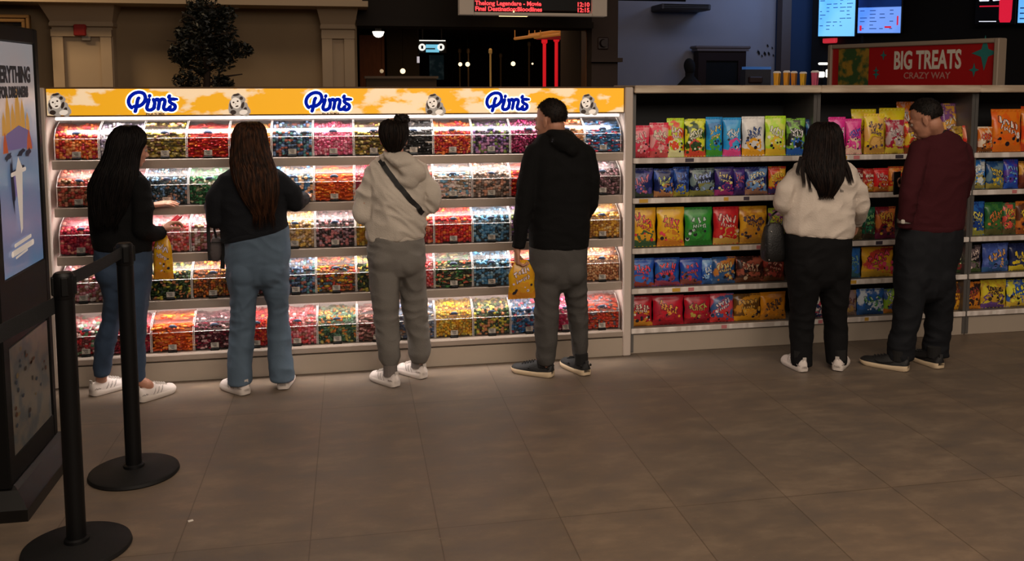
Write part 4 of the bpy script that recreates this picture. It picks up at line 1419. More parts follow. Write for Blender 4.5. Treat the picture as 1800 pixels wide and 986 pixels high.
# (row, x left, x right, y top, depth offset, words, main, second, lower, lettering)
BAGS = [
    (0, 1107, 1143, 221, 0, 'shiny pink-red', (206, 56, 84), (222, 120, 130), (170, 60, 70), (230, 190, 180)),
    (0, 1142, 1177, 216, 0, 'pink-red with a pale picture', (214, 52, 80), (226, 150, 150), (180, 80, 80), (236, 200, 170)),
    (0, 1173, 1204, 208, 0, 'lime with a red top', LIM, (206, 70, 44), (226, 214, 150), WHT),
    (0, 1204, 1241, 209, 0, 'lime with dark green figures', (196, 204, 50), (40, 70, 30), (190, 70, 50), (230, 226, 180)),
    (0, 1241, 1271, 206, 0, 'bright blue with a green picture', (30, 134, 196), (30, 110, 170), GRN, (226, 180, 60)),
    (0, 1271, 1303, 207, 0, 'bright blue with a pink oval', (40, 140, 204), (60, 150, 210), PNKc, WHT),
    (0, 1304, 1345, 205, 0, 'white with an orange top', (216, 208, 200), (190, 190, 190), GLD, (40, 70, 130)),
    (0, 1345, 1382, 204, 0, 'bright lime green', (160, 206, 40), (190, 214, 90), (214, 170, 50), (236, 232, 200)),
    (0, 1382, 1416, 208, 0, 'green and black with a blue foot', (110, 160, 60), (30, 34, 30), (40, 90, 170), WHT),
    (0, 1416, 1440, 210, 0, 'dark blue partly hidden', (30, 50, 96), (60, 120, 160), NAV, WHT),
    (0, 1456, 1487, 206, 0, 'magenta', (196, 44, 130), (210, 90, 160), (150, 40, 110), (220, 210, 230)),
    (0, 1487, 1515, 209, 0, 'magenta with a pale panel', (190, 40, 124), (200, 70, 140), (200, 170, 150), (60, 70, 170)),
    (0, 1519, 1555, 200, .0, 'yellow with a beige picture', (226, 180, 40), (206, 160, 90), (170, 130, 60), (90, 70, 90)),
    (0, 1497, 1540, 192, .09, 'tall plain yellow bag at the back', (232, 190, 30), (226, 176, 30), (206, 160, 30), (190, 110, 40)),
    (0, 1545, 1590, 190, .10, 'yellow with a torn top at the back', (230, 190, 34), (226, 180, 30), (206, 150, 40), (200, 90, 50)),
    (0, 1556, 1589, 211, 0, 'maroon with a grey panel', (150, 34, 60), (170, 150, 150), (190, 170, 60), (200, 190, 190)),
    (0, 1589, 1620, 214, 0, 'red and yellow beside the maroon jumper', (180, 40, 40), (206, 170, 50), (110, 60, 30), WHT),
    (0, 1574, 1606, 179, .2, 'orange bag highest of all at the back', (230, 110, 40), (214, 160, 150), (200, 70, 40), WHT),
    (0, 1652, 1681, 182, .12, 'purple and orange', (110, 60, 120), (226, 150, 60), (226, 140, 40), WHT),
    (0, 1672, 1693, 222, 0, 'dark golden', (150, 120, 40), (90, 70, 40), (130, 90, 30), YEL),
    (0, 1692, 1718, 221, 0, 'scarlet with brown foot', (214, 50, 40), (226, 120, 90), (120, 60, 30), WHT),
    (0, 1718, 1744, 223, 0, 'white and orange patterned', (206, 190, 170), (190, 110, 40), (120, 70, 30), (190, 50, 40)),
    (0, 1742, 1794, 192, .02, 'big bright orange', (236, 110, 26), (226, 90, 24), (190, 100, 30), (230, 220, 210)),
    (0, 1793, 1835, 187, .04, 'red-orange cut off by the photo edge', (226, 70, 30), (230, 120, 40), (170, 60, 30), WHT),
    (1, 1109, 1150, 296, 0, 'navy with a violet picture', NAV, (70, 70, 140), (60, 70, 60), (206, 110, 130)),
    (1, 1150, 1186, 297, 0, 'navy with a yellow-green figure', (24, 34, 84), (60, 90, 170), (170, 120, 80), (200, 210, 90)),
    (1, 1185, 1214, 294, 0, 'navy with a cobalt top', (22, 40, 100), (50, 90, 170), (150, 140, 50), (90, 130, 220)),
    (1, 1213, 1258, 296, 0, 'near-black navy with pale lettering', (20, 28, 60), (110, 130, 130), (120, 120, 60), (140, 160, 220)),
    (1, 1257, 1292, 294, 0, 'navy with a round gold face', (26, 36, 96), (60, 40, 110), (150, 50, 110), (226, 200, 130)),
    (1, 1291, 1312, 295, 0, 'dark violet', (40, 34, 104), (70, 50, 130), (60, 40, 90), (190, 80, 90)),
    (1, 1311, 1352, 294, 0, 'navy with a light blue figure', (26, 40, 104), (110, 150, 200), (150, 110, 90), (220, 210, 170)),
    (1, 1352, 1384, 293, 0, 'red and yellow behind the cream sleeve', (196, 60, 40), (230, 170, 50), (60, 50, 100), YEL),
    (1, 1500, 1520, 296, 0, 'dark red with a white face', (110, 30, 30), (190, 160, 140), (150, 110, 50), WHT),
    (1, 1519, 1539, 297, 0, 'red with a cream streak', (170, 40, 36), (220, 170, 130), GLD, WHT),
    (1, 1538, 1565, 296, 0, 'plain bright red', (206, 34, 40), (200, 50, 50), (190, 120, 50), (230, 200, 190)),
    (1, 1564, 1594, 293, 0, 'red and yellow at the phone', (200, 60, 34), (220, 140, 50), (200, 160, 60), YEL),
    (1, 1706, 1735, 281, 0, 'bright blue with white letters', (40, 120, 200), (206, 216, 226), (160, 150, 80), WHT),
    (1, 1735, 1767, 284, 0, 'dark blue and yellow', (30, 70, 120), (90, 120, 140), (150, 140, 70), YEL),
    (1, 1767, 1793, 280, 0, 'royal blue with a violet picture', (40, 70, 190), (90, 60, 150), (40, 80, 170), (110, 180, 230)),
    (1, 1793, 1830, 284, 0, 'brown and gold cut off by the photo edge', (110, 50, 30), (206, 150, 60), (90, 40, 30), YEL),
    (2, 1108, 1156, 366, 0, 'yellow with a red label', (222, 170, 30), (206, 150, 40), (60, 90, 60), (200, 50, 60)),
    (2, 1157, 1206, 365, 0, 'yellow with a pink label', (226, 176, 30), (210, 160, 40), (190, 120, 40), (214, 60, 80)),
    (2, 1206, 1256, 365, 0, 'green with silver letters', (40, 130, 50), (50, 140, 50), (40, 110, 40), (190, 206, 200)),
    (2, 1256, 1303, 364, 0, 'crimson with white letters', (176, 24, 36), (190, 40, 40), (190, 150, 70), (226, 190, 180)),
    (2, 1303, 1353, 363, 0, 'gold with brown letters', (214, 160, 40), (190, 130, 40), (180, 130, 50), (80, 60, 70)),
    (2, 1354, 1385, 366, 0, 'lime and purple behind the black handbag', (150, 170, 50), (120, 40, 110), (90, 110, 40), YEL),
    (2, 1520, 1544, 365, 0, 'dark green', (26, 80, 60), (40, 110, 80), (60, 50, 40), (140, 190, 120)),
    (2, 1498, 1521, 366, 0, 'tan below the cream sleeve', (150, 126, 84), (110, 90, 60), (90, 76, 50), (60, 50, 44)),
    (2, 1543, 1580, 364, 0, 'dark red with a yellow flash', (120, 30, 44), (206, 120, 60), (110, 40, 70), (230, 180, 60)),
    (2, 1680, 1703, 364, 0, 'maroon and orange right by the jeans', (130, 44, 56), (206, 110, 50), (60, 50, 40), WHT),
    (2, 1702, 1738, 355, 0, 'blue with a yellow figure', (40, 96, 170), (30, 60, 130), (150, 150, 70), (226, 210, 90)),
    (2, 1737, 1770, 356, 0, 'dark green with coloured figures', (36, 90, 50), (60, 110, 50), (90, 90, 50), (230, 120, 60)),
    (2, 1769, 1793, 357, 0, 'green and orange', (50, 100, 60), (206, 80, 70), (90, 80, 50), (220, 190, 60)),
    (2, 1792, 1830, 354, 0, 'dark orange cut off by the photo edge', (190, 110, 40), (90, 50, 30), (150, 80, 40), YEL),
    (3, 1108, 1154, 455, 0, 'blue with a red emblem, nearest the divider', (40, 80, 170), (60, 110, 190), (150, 70, 60), (214, 40, 56)),
    (3, 1154, 1199, 454, 0, 'dark blue with a red emblem and pink strip', (30, 60, 150), (40, 90, 160), (140, 60, 80), (226, 40, 50)),
    (3, 1199, 1240, 454, 0, 'blue with a small brown picture', (40, 60, 160), (40, 80, 160), (130, 70, 60), (200, 50, 70)),
    (3, 1238, 1258, 455, 0, 'narrow pale-edged blue', (50, 100, 180), (130, 170, 210), (50, 90, 150), WHT),
    (3, 1256, 1298, 452, 0, 'teal blue with an orange picture', (40, 80, 130), (190, 120, 50), (60, 90, 130), (200, 190, 130)),
    (3, 1298, 1348, 451, 0, 'dark brown with red and cream specks', (60, 34, 30), (170, 90, 70), (100, 60, 40), (206, 180, 150)),
    (3, 1347, 1386, 450, 0, 'brown and red behind the handbag', (96, 40, 34), (170, 70, 60), (110, 70, 40), (206, 150, 130)),
    (3, 1488, 1521, 436, 0, 'plain mid blue', (40, 96, 170), (50, 110, 180), (60, 100, 110), (120, 160, 140)),
    (3, 1521, 1579, 434, 0, 'yellow and red with a pink centre', (214, 160, 40), (190, 60, 50), (190, 150, 50), (214, 70, 110)),
    (3, 1672, 1703, 434, 0, 'dark with a green and white swirl', (50, 50, 44), (130, 50, 50), (60, 80, 50), (206, 214, 170)),
    (3, 1702, 1735, 432, 0, 'black with white and pink marks', (30, 28, 32), (110, 96, 100), (70, 90, 50), (226, 200, 190)),
    (3, 1735, 1783, 428, 0, 'slate blue with an orange star', (60, 80, 150), (90, 110, 180), (50, 90, 140), (230, 160, 60)),
    (3, 1783, 1825, 428, 0, 'navy and yellow cut off by the photo edge', (26, 34, 74), (40, 50, 90), (200, 180, 50), YEL),
    (4, 1107, 1151, 521, 0, 'deep red with a yellow foot, nearest the divider', (168, 24, 40), (150, 30, 44), (190, 130, 40), (206, 190, 170)),
    (4, 1151, 1207, 520, 0, 'wide deep red with a gold emblem', (176, 24, 44), (160, 30, 50), (150, 24, 36), (214, 150, 60)),
    (4, 1207, 1255, 519, 0, 'deep red with an olive emblem', (172, 22, 40), (150, 34, 50), (140, 24, 34), (170, 150, 70)),
    (4, 1254, 1297, 517, 0, 'pink-red with a blue band', (196, 70, 84), (60, 90, 140), (190, 50, 50), (220, 200, 200)),
    (4, 1295, 1344, 517, 0, 'dark gold, almost brown at the top', (96, 64, 24), (190, 130, 40), (200, 140, 30), (190, 150, 70)),
    (4, 1343, 1390, 514, 0, 'orange-gold', (214, 140, 30), (190, 120, 30), (180, 120, 40), (60, 50, 50)),
    (4, 1420, 1455, 515, 0, 'pink and blue seen between the black trouser legs', (190, 70, 90), (200, 190, 190), (40, 50, 90), WHT),
    (4, 1484, 1516, 511, 0, 'greyish mauve', (130, 110, 110), (150, 120, 70), (120, 100, 90), (90, 50, 60)),
    (4, 1515, 1564, 508, 0, 'blue with a shiny white top', (40, 90, 160), (190, 200, 210), (40, 80, 130), (60, 140, 70)),
    (4, 1563, 1590, 508, 0, 'lime and blue', (140, 180, 50), (60, 90, 150), (190, 120, 50), WHT),
    (4, 1612, 1640, 505, 0, 'brown seen between the black jeans', (110, 64, 50), (190, 150, 140), (90, 40, 34), WHT),
    (4, 1673, 1703, 496, 0, 'gold crinkled with dark streaks', (214, 150, 40), (90, 50, 30), (206, 150, 40), (120, 50, 40)),
    (4, 1702, 1737, 496, 0, 'orange and black', (206, 120, 40), (50, 34, 34), (200, 130, 40), (150, 60, 50)),
    (4, 1736, 1783, 492, 0, 'yellow with a purple lower half', (206, 190, 50), (190, 150, 50), (100, 70, 130), (60, 50, 40)),
    (4, 1782, 1825, 492, 0, 'blue and yellow cut off by the photo edge', (50, 90, 170), (206, 200, 60), (200, 170, 60), (230, 210, 70)),
]
RN_ = ['top', 'second', 'middle', 'fourth', 'bottom']
for i, (r_, xa_, xb_, yt, dy, words, c1, c2, c3, lg_) in enumerate(BAGS):
    kb = 1.22 if r_ == 0 else 1.12  # bag colours lifted in place of stronger light, most on the top shelf
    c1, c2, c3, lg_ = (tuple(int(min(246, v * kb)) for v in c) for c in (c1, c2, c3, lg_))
    random.seed(500 + i)
    zs = SZ[r_] + .0145
    Yb = 5.825 + dy
    a, b_ = W(xa_, 300, Yb), W(xb_, 300, Yb)
    h = W((xa_ + xb_) / 2, yt, Yb).z - zs
    hmax = ([1.72] + [z - .022 for z in SZ[:-1]])[r_] - zs
    if dy == 0: h = min(h, hmax + .0)
    h = min(h, hmax - .008)
    w_ = (b_.x - a.x) * .985
    dep = .055
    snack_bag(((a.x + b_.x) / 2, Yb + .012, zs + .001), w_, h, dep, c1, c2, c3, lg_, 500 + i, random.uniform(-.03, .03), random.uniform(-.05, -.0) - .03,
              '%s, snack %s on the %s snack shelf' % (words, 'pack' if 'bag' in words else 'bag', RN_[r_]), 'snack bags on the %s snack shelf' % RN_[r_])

# ================================================================== QUEUE POSTS
RUB = mat('post_black', (10, 10, 11), .45, spec=.3)
RUBB = mat('base_black', (19, 18, 18), .6, spec=.3, var=.1, vscale=8)
BELT = mat('webbing', (20, 20, 21), .85, bump=.3, bscale=300)


def queue_post(x, y, h, lab):
    r = empty('queue_post', (x, y, 0), lab, 'queue post', 'black queue barrier posts')
    m = MB(); m.lathe([(0, 0), (.192, 0), (.196, .006), (.192, .018), (.182, .023), (.06, .030), (.052, .034), (0, .034)], 64, (x, y, 0)); sm(m.build('base', RUBB, r), 35)
    m = MB(); m.lathe([(0, .03), (.046, .03), (.044, .045), (.035, .05), (.035, h - .1), (0, h - .1)], 40, (x, y, 0)); sm(m.build('pole', RUB, r), 40)
    m = MB(); m.lathe([(0, h - .1), (.0345, h - .1), (.037, h - .095), (.037, h - .014), (.034, h - .006), (.028, h), (0, h)], 40, (x, y, 0)); sm(m.build('belt_head', RUB, r), 35)
    m = MB()
    for k in range(4):
        an = k * math.pi / 2 + .35
        m.box((x + math.cos(an) * .037, y + math.sin(an) * .037, h - .05), (.012, .026, .07), rz=an, bev=.003)
    m.build('belt_clip', BLACK, r)
    return r


P1, P2 = (-1.065, 3.70), (-1.008, 4.40)
q1 = queue_post(P1[0], P1[1], 1.078, 'black queue post nearest the camera, its base cut by the bottom edge')
q2 = queue_post(P2[0], P2[1], 1.068, 'black queue post farther back, in front of the woman in jeans at left')


def belt(pa, pb, wd, root, sag=.0):
    m = MB(); n = 14
    pa, pb = V(pa), V(pb)
    d_ = (pb - pa); nn = V((-d_.y, d_.x, 0)).normalized() * .0014
    rings = []
    for i in range(n + 1):
        t = i / n; p = pa.lerp(pb, t) - V((0, 0, sag * 4 * t * (1 - t)))
        tw = 0
        rings.append([p - nn + V((0, 0, -wd / 2)), p + nn + V((0, 0, -wd / 2)), p + nn + V((0, 0, wd / 2)), p - nn + V((0, 0, wd / 2))])
    m.loft(rings)
    return m.build('belt', BELT, root)


belt((P1[0] + .006, P1[1] + .036, 1.042), (P2[0] - .005, P2[1] - .036, 1.030), .050, q1, .006)
e_ = W(-60, 618, 3.15)
belt((P1[0] - .03, P1[1] - .02, W(96, 536, 3.69).z), e_, .062, q1, .0)

# ================================================================== ADVERTISING KIOSK
kx, ky0, ky1 = -1.40, 4.03, 4.65
kr = empty('advertising_kiosk', (kx - .1, (ky0 + ky1) / 2, 0), 'tall black poster kiosk with a lit film poster cut off at the left edge', 'kiosk')
R = frame3((0, 1, 0), (0, 0, 1))      # faces +X
mb = MB()
ym, yw = (ky0 + ky1) / 2, ky1 - ky0
for z0_, z1_ in ((.12, .235), (.69, .975), (1.95, 2.02)):
    mb.box((kx - .08, ym, (z0_ + z1_) / 2), (.16, yw, z1_ - z0_), bev=.006)
for y_ in (ky0 + .03, ky1 - .02):
    mb.box((kx - .08, y_, 1.07), (.165, .05 if y_ > 4.3 else .07, 1.9), bev=.006)
mb.box((kx - .09, ym, 1.07), (.1, yw - .02, 1.88))
kb = mb.build('body', BLACK, kr)
mb = MB()
mb.loft([[V((kx + .075 - k, ky0 - .05 + k, z)), V((kx + .075 - k, ky1 + .08 - k, z)), V((kx - .24 + k, ky1 + .08 - k, z)), V((kx - .24 + k, ky0 - .05 + k, z))] for k, z in ((0, 0), (0, .05), (.05, .115), (.07, .13))])
mb.build('base', mat('kiosk_base', (12, 11, 10), .35, var=.3, vscale=10), kr)
sy0, sy1 = 4.098, 4.585
o = V((kx + .001, sy0, 0)); sw = sy1 - sy0


def gradient_poster():
    m = bpy.data.materials.new('film_poster')
    m.use_nodes = True
    N, Lk = m.node_tree.nodes, m.node_tree.links
    b = N['Principled BSDF']
    tc = N.new('ShaderNodeTexCoord'); sx = N.new('ShaderNodeSeparateXYZ'); Lk.new(tc.outputs['Object'], sx.inputs[0])
    n = N.new('ShaderNodeTexNoise'); n.inputs['Scale'].default_value = 3.2; n.inputs['Detail'].default_value = 4
    Lk.new(tc.outputs['Object'], n.inputs['Vector'])
    a = N.new('ShaderNodeMath'); a.operation = 'MULTIPLY_ADD'; Lk.new(n.outputs[0], a.inputs[0]); a.inputs[1].default_value = .45
    Lk.new(sx.outputs[2], a.inputs[2])
    mr = N.new('ShaderNodeMapRange'); mr.inputs[1].default_value = .98 + .2; mr.inputs[2].default_value = 1.95 + .25
    Lk.new(a.outputs[0], mr.inputs[0])
    r = N.new('ShaderNodeValToRGB'); e = r.color_ramp.elements
    e[0].position, e[0].color = 0, lin((74, 112, 150))
    e[1].position, e[1].color = 1, lin((150, 152, 158))
    for p_, c_ in ((.22, (116, 116, 146)), (.42, (98, 120, 150)), (.62, (130, 140, 160)), (.72, (186, 170, 168)), (.82, (158, 150, 152))):
        x = e.new(p_); x.color = lin(c_)
    Lk.new(mr.outputs[0], r.inputs[0])
    Lk.new(r.outputs[0], b.inputs['Base Color']); Lk.new(r.outputs[0], b.inputs['Emission Color'])
    b.inputs['Emission Strength'].default_value = .42
    b.inputs['Roughness'].default_value = .25
    return m


mb = MB(); mb.box((kx - .004, (sy0 + sy1) / 2, (1.948 + .978) / 2), (.008, sw, .97)); po = mb.build('lit_poster', gradient_poster(), kr)
KI = mat('poster_ink', (40, 42, 56), .6)
KL = mat('poster_pale', (226, 216, 206), .6, emit=.25)
KG = mat('poster_gold', (214, 160, 70), .6, emit=.25)
KV = mat('poster_violet', (120, 104, 160), .6, emit=.2)
KO = mat('poster_orange', (200, 90, 40), .6, emit=.2)
KN = mat('poster_navy', (26, 34, 70), .6)


def kz(px, py):
    r = ray(px, py); t = kx / r.x
    q = V((0, 0, EYE)) + r * t
    return q.y - sy0, q.z


for s_, py, sz in (('EVERYTHING', 130, 0), ('FOR DREAMERS', 161, 1)):
    za = kz(30, py + (14 if sz == 0 else 9))[1]; zb = kz(30, py - (14 if sz == 0 else 9))[1]
    h_ = zb - za
    t = text(s_, h_ / .73, KI, o + R @ V((sw * (.42 if sz == 0 else .45), za, .0012)), R, 'dark_lettering', po, xs=sw * (.98 if sz == 0 else .80) / (h_ / .73 * (6.2 if sz == 0 else 8.0)), bold=.004)
# fantasy towers, generic spires and two riders
q = MB()
random.seed(4)
for k, (u, hh, wd) in enumerate(((.16, .10, .05), (.26, .17, .06), (.38, .13, .06), (.5, .2, .07), (.62, .15, .06), (.74, .09, .05))):
    x = u * sw; zb_ = kz(30, 235)[1]
    poly(q, [(x - wd * sw, zb_), (x + wd * sw, zb_), (x + wd * sw * .8, zb_ + hh * .62), (x, zb_ + hh), (x - wd * sw * .8, zb_ + hh * .62)], R, o, .0012 + k * .0002)
q.build('gold_towers', KG, po)
q = MB()
zb_ = kz(30, 262)[1]
poly(q, [(sw * .1, zb_), (sw * .85, zb_), (sw * .78, zb_ + .07), (sw * .5, zb_ + .10), (sw * .2, zb_ + .07)], R, o, .0034)
poly(q, [(sw * .25, kz(30, 345)[1]), (sw * .55, kz(30, 345)[1]), (sw * .45, kz(30, 300)[1]), (sw * .33, kz(30, 300)[1])], R, o, .0012)
q.build('violet_rocks', KV, po)
q = MB()
for (px, py0, py1, w__) in ((50, 225, 262, .035), (8, 232, 270, .03)):
    x, za = kz(px, py1); zb2 = kz(px, py0)[1]
    poly(q, [(x - w__, za), (x + w__, za), (x + w__ * .6, (za + zb2) / 2), (x, zb2), (x - w__ * .7, (za + zb2) / 2)], R, o, .004)
q.build('orange_figures', KO, po)
q = MB()
for px, py, a_, b__ in ((35, 268, .05, .012), (12, 276, .04, .014), (28, 300, .09, .014), (47, 268, .04, .015)):
    x, z = kz(px, py); poly(q, blob(x, z, a_, b__, 12, .2, .2, px), R, o, .0045)
x, z = kz(20, 325); poly(q, blob(x, z, .02, .11, 12, .05, .2, 3), R, o, .0045)
q.build('navy_marks', KN, po)
q = MB()
x, z = kz(33, 345); poly(q, [(x - .012, z - .16), (x + .012, z - .14), (x + .045, z + .12), (x, z + .17), (x - .045, z + .10)], R, o, .005)
for px, py, L_, t_ in ((30, 302, .17, .018), (38, 423, .20, .016), (38, 436, .26, .026), (36, 446, .14, .010)):
    x, z = kz(px, py); stroke(q, [(max(.02, x - L_ / 2), z - .006), (min(sw - .03, x + L_ / 2), z + .006)], t_, R, o, .0052)
q.build('pale_marks', KL, po)
mb = MB(); mb.box((kx - .004, (sy0 + sy1) / 2, (.236 + .688) / 2), (.008, sw, .452))
mb.build('lower_poster', two_tone('lower_poster', (112, 106, 96), (78, 86, 92), 9, .46, .6, rough=.35, c3=(116, 104, 78), zs=.20, detail=6), kr)
q = MB(); random.seed(8)
for k in range(26):
    y_, z_ = random.uniform(.03, sw - .03), random.uniform(.30, .67)
    poly(q, blob(y_, z_, random.uniform(.008, .02), random.uniform(.006, .012), 8), R, o, .0012)
q.build('poster_dots', island('poster_dots', [(96, 60, 44), (70, 60, 56), (130, 112, 80), (60, 70, 86)], .6), kr)
# scrap of paper on the floor
p = FL(335, 916)
mb = MB(); mb.box((p.x, p.y, .0018), (.02, .012, .003), rz=.4)
tag(mb.build('paper_scrap', WHITE), 'tiny white scrap lying on the floor right of the nearer queue post', 'litter')

# ================================================================== PEOPLE
def organic(name, mb, voxel, mats, parent, it=5, fold=None, kind=None):
    """merge overlapping closed shapes into one continuous skin, smooth it and fold it"""
    me = mb.mesh('tmp', BLACKM)
    o = bpy.data.objects.new('tmp', me)
    C.objects.link(o)
    m = o.modifiers.new('r', 'REMESH'); m.mode = 'VOXEL'; m.voxel_size = voxel; m.adaptivity = 0
    s = o.modifiers.new('s', 'SMOOTH'); s.factor = .5; s.iterations = it
    dg = bpy.context.evaluated_depsgraph_get()
    me2 = bpy.data.meshes.new_from_object(o.evaluated_get(dg))
    bpy.data.objects.remove(o)
    bpy.data.meshes.remove(me)
    L = V(parent['at'])
    if fold:
        ns = [v.normal.copy() for v in me2.vertices]
        for v, n in zip(me2.vertices, ns):
            v.co = v.co + n * fold(v.co)
    for v in me2.vertices: v.co = v.co - L
    me2.materials.clear()
    for x in (mats if isinstance(mats, (list, tuple)) else [mats]): me2.materials.append(x)
    me2.polygons.foreach_set('use_smooth', [True] * len(me2.polygons))
    me2.polygons.foreach_set('material_index', [0] * len(me2.polygons))
    me2.name = name
    r = bpy.data.objects.new(name, me2)
    C.objects.link(r)
    r.parent = parent
    r['at'] = tuple(L)
    return r


NZ = noise.noise


def cloth_fold(A, A2, f=7.0, zlo=None, zhi=None, A3=0.0, diag=0.0):
    """broad undulation, ridged creases, and stacked creases between two heights"""
    def fn(p):
        q = V((p.x, p.y, p.z + diag * p.x))
        d = A * NZ(q * f) + A2 * (1 - 2.4 * abs(NZ(V((q.x * 9 + 3, q.y * 9, q.z * 13)) + V((0, 0, 2 * NZ(q * 3))))))
        if A3 and zlo is not None:
            t = (p.z - zlo) / (zhi - zlo)
            if 0 < t < 1:
                d += A3 * math.sin(math.pi * t) ** .5 * (1 - 2.6 * abs(NZ(V((p.x * 6 + p.z * 5 * math.sin(p.x * 9), p.y * 6, p.z * 11)))))
        return d
    return fn


def ell_ring(c, a, b, n=28, ex=2.3, dz=0.0):
    out = []
    for j in range(n):
        t = 2 * math.pi * j / n
        ct, s_ = math.cos(t), math.sin(t)
        x = math.copysign(abs(ct) ** (2 / ex), ct); y = math.copysign(abs(s_) ** (2 / ex), s_)
        out.append(c + V((a * x, b * y, dz * x)))
    return out


def sec(py, xl, xr, Y, th, tilt=0.0, grow=1.0):
    p, q = W(xl, py, Y), W(xr, py, Y)
    c = (p + q) / 2
    a = (q.x - p.x) / 2
    t = 0
    if tilt:
        t = (W(xr, py + tilt / 2, Y).z - W(xl, py - tilt / 2, Y).z) / 2
    return c, a * grow, th / 2 * grow, t


def sec_loft(mb, secs, grow=1.0, ex=2.3, ends=True):
    rr = []
    S_ = [sec(*s[:5], tilt=(s[5] if len(s) > 5 else 0), grow=grow) for s in secs]
    for c, a, b, t in S_:
        rr.append(ell_ring(c, a, b, ex=ex, dz=t))
    mb.loft(rr)
    if ends:
        for i in (0, -1):
            c, a, b, t = S_[i]
    return S_


def chain(mb, pts, n=14):
    """limb through (point, radius) with rounded joints"""
    P = [V(p) for p, r in pts]; Rr = [r for p, r in pts]
    for i in range(len(P) - 1):
        k = 4
        seg = [P[i].lerp(P[i + 1], j / k) for j in range(k + 1)]
        mb.tube(seg, [Rr[i] + (Rr[i + 1] - Rr[i]) * j / k for j in range(k + 1)], n)
    for p, r in zip(P, Rr):
        mb.ball(p, r, n=n, k=9)


def head_frame(c, az, pitch, roll=0.0):
    R = Matrix.Rotation(-math.radians(az), 3, 'Z') @ Matrix.Rotation(-math.radians(pitch), 3, 'X') @ Matrix.Rotation(math.radians(roll), 3, 'Y')
    return V(c), R


def head_shapes(mb, hc, R, s=1.0, male=False):
    def B(x, y, z, a, b, c):
        mb.ball(hc + R @ (V((x, y, z)) * s), (a * s, b * s, c * s), n=20, k=14, R=R)
    B(0, -.012, .030, .074, .094, .084)
    B(0, .030, -.028, .061, .066, .088)
    B(0, .040, -.080, .046 if male else .040, .048, .038)
    B(0, .074, -.098, .021, .018, .016)
    B(0, .080, .012, .046, .018, .013)
    for sx in (-1, 1):
        B(sx * .034, .062, -.038, .022, .022, .022)
        B(sx * .077, -.004, -.018, .007, .018, .031)
        B(sx * .081, -.012, -.012, .005, .013, .022)
        B(sx * .076, .0, -.044, .006, .008, .010)
        B(sx * .010, .102, -.044, .008, .010, .008)
    B(0, .096, -.012, .009, .014, .030)
    B(0, .106, -.036, .012, .018, .013)
    B(0, .092, -.068, .023, .012, .007)
    B(0, .089, -.079, .020, .012, .008)


def face_parts(root, hc, R, s=1.0, browc=(30, 22, 18)):
    for sx in (-1, 1):
        m = MB(); m.ball(hc + R @ (V((sx * .030, .083, -.010)) * s), .0105 * s, n=12, k=8)
        e = m.build('eye', mat('eye_white', (150, 140, 132), .3), root, smooth=True)
        m = MB(); m.ball(hc + R @ (V((sx * .030, .0905, -.012)) * s), (.0048 * s, .0035 * s, .0048 * s), n=10, k=6, R=R)
        m.build('iris', mat('iris', (34, 24, 18), .2), e, smooth=True)
        m = MB(); m.tube([hc + R @ (V((sx * x, y, z)) * s) for x, y, z in ((.016, .099, .010), (.032, .095, .016), (.048, .083, .011))], [.0028, .0034, .002], 6)
        m.build('eyebrow', mat('brow_%d' % browc[0], browc, .8), root)
    m = MB(); m.tube([hc + R @ (V(p) * s) for p in ((-.020, .097, -.073), (0, .1045, -.0735), (.020, .097, -.073))], [.002, .0045, .002], 7)
    m.build('lips', mat('lip', (140, 76, 70), .5), root)


def hand_shapes(mb, wrist, d, n, s=1.0, curl=30, side=1, spread=6, tcurl=20):
    """palm and five fingers; d towards the fingers, n out of the palm, side +1/-1 picks the thumb side"""
    wrist, d = V(wrist), V(d).normalized()
    n = V(n); n = (n - d * n.dot(d)).normalized()
    t = d.cross(n) * side

    def P(a, b, c): return wrist + (d * a + t * b + n * c) * s
    mb.tube([P(-.02, 0, 0), P(.015, 0, 0)], [.024 * s, .026 * s], 12, flat=.8, up=t)
    rings = []
    for a, wd, th in ((.0, .024, .015), (.02, .031, .0155), (.05, .039, .0145), (.078, .041, .013), (.09, .039, .011)):
        rings.append([P(a, wd * math.cos(2 * math.pi * j / 16), th * math.sin(2 * math.pi * j / 16)) for j in range(16)])
    mb.loft(rings)
    mb.ball(P(.035, .024, .008), (.018 * s, .018 * s, .018 * s), n=10, k=8)
    for i, (b, ln, r) in enumerate(((.030, .90, .0088), (.0105, 1.0, .0090), (-.0095, .94, .0086), (-.0285, .75, .0077))):
        base = P(.080 - abs(b) * .12, b, 0)
        ang = 0.0
        dirv = (d + t * (b * spread)).normalized()
        pts = [(base, r * s)]
        p = base
        for k, l in enumerate((.044, .027, .022)):
            ang += math.radians(curl * (1, 1.15, .7)[k] * (1 + .08 * i))
            v = dirv * math.cos(ang) + n * math.sin(ang)
            p = p + v * l * ln * s
            pts.append((p, r * s * (.96, .9, .78)[k]))
        chain(mb, pts, 9)
    tb = P(.022, .028, .006)
    v1 = (d * .62 + t * .70 + n * .35).normalized(); v2 = (d * .85 + t * .25 + n * .5).normalized()
    p1 = tb + v1 * .034 * s; p2 = p1 + (v1 * .5 + v2 * .5 + n * tcurl / 90).normalized() * .030 * s; p3 = p2 + (v2 + n * tcurl / 60).normalized() * .022 * s
    chain(mb, [(tb, .0125 * s), (p1, .0112 * s), (p2, .0100 * s), (p3, .0085 * s)], 9)


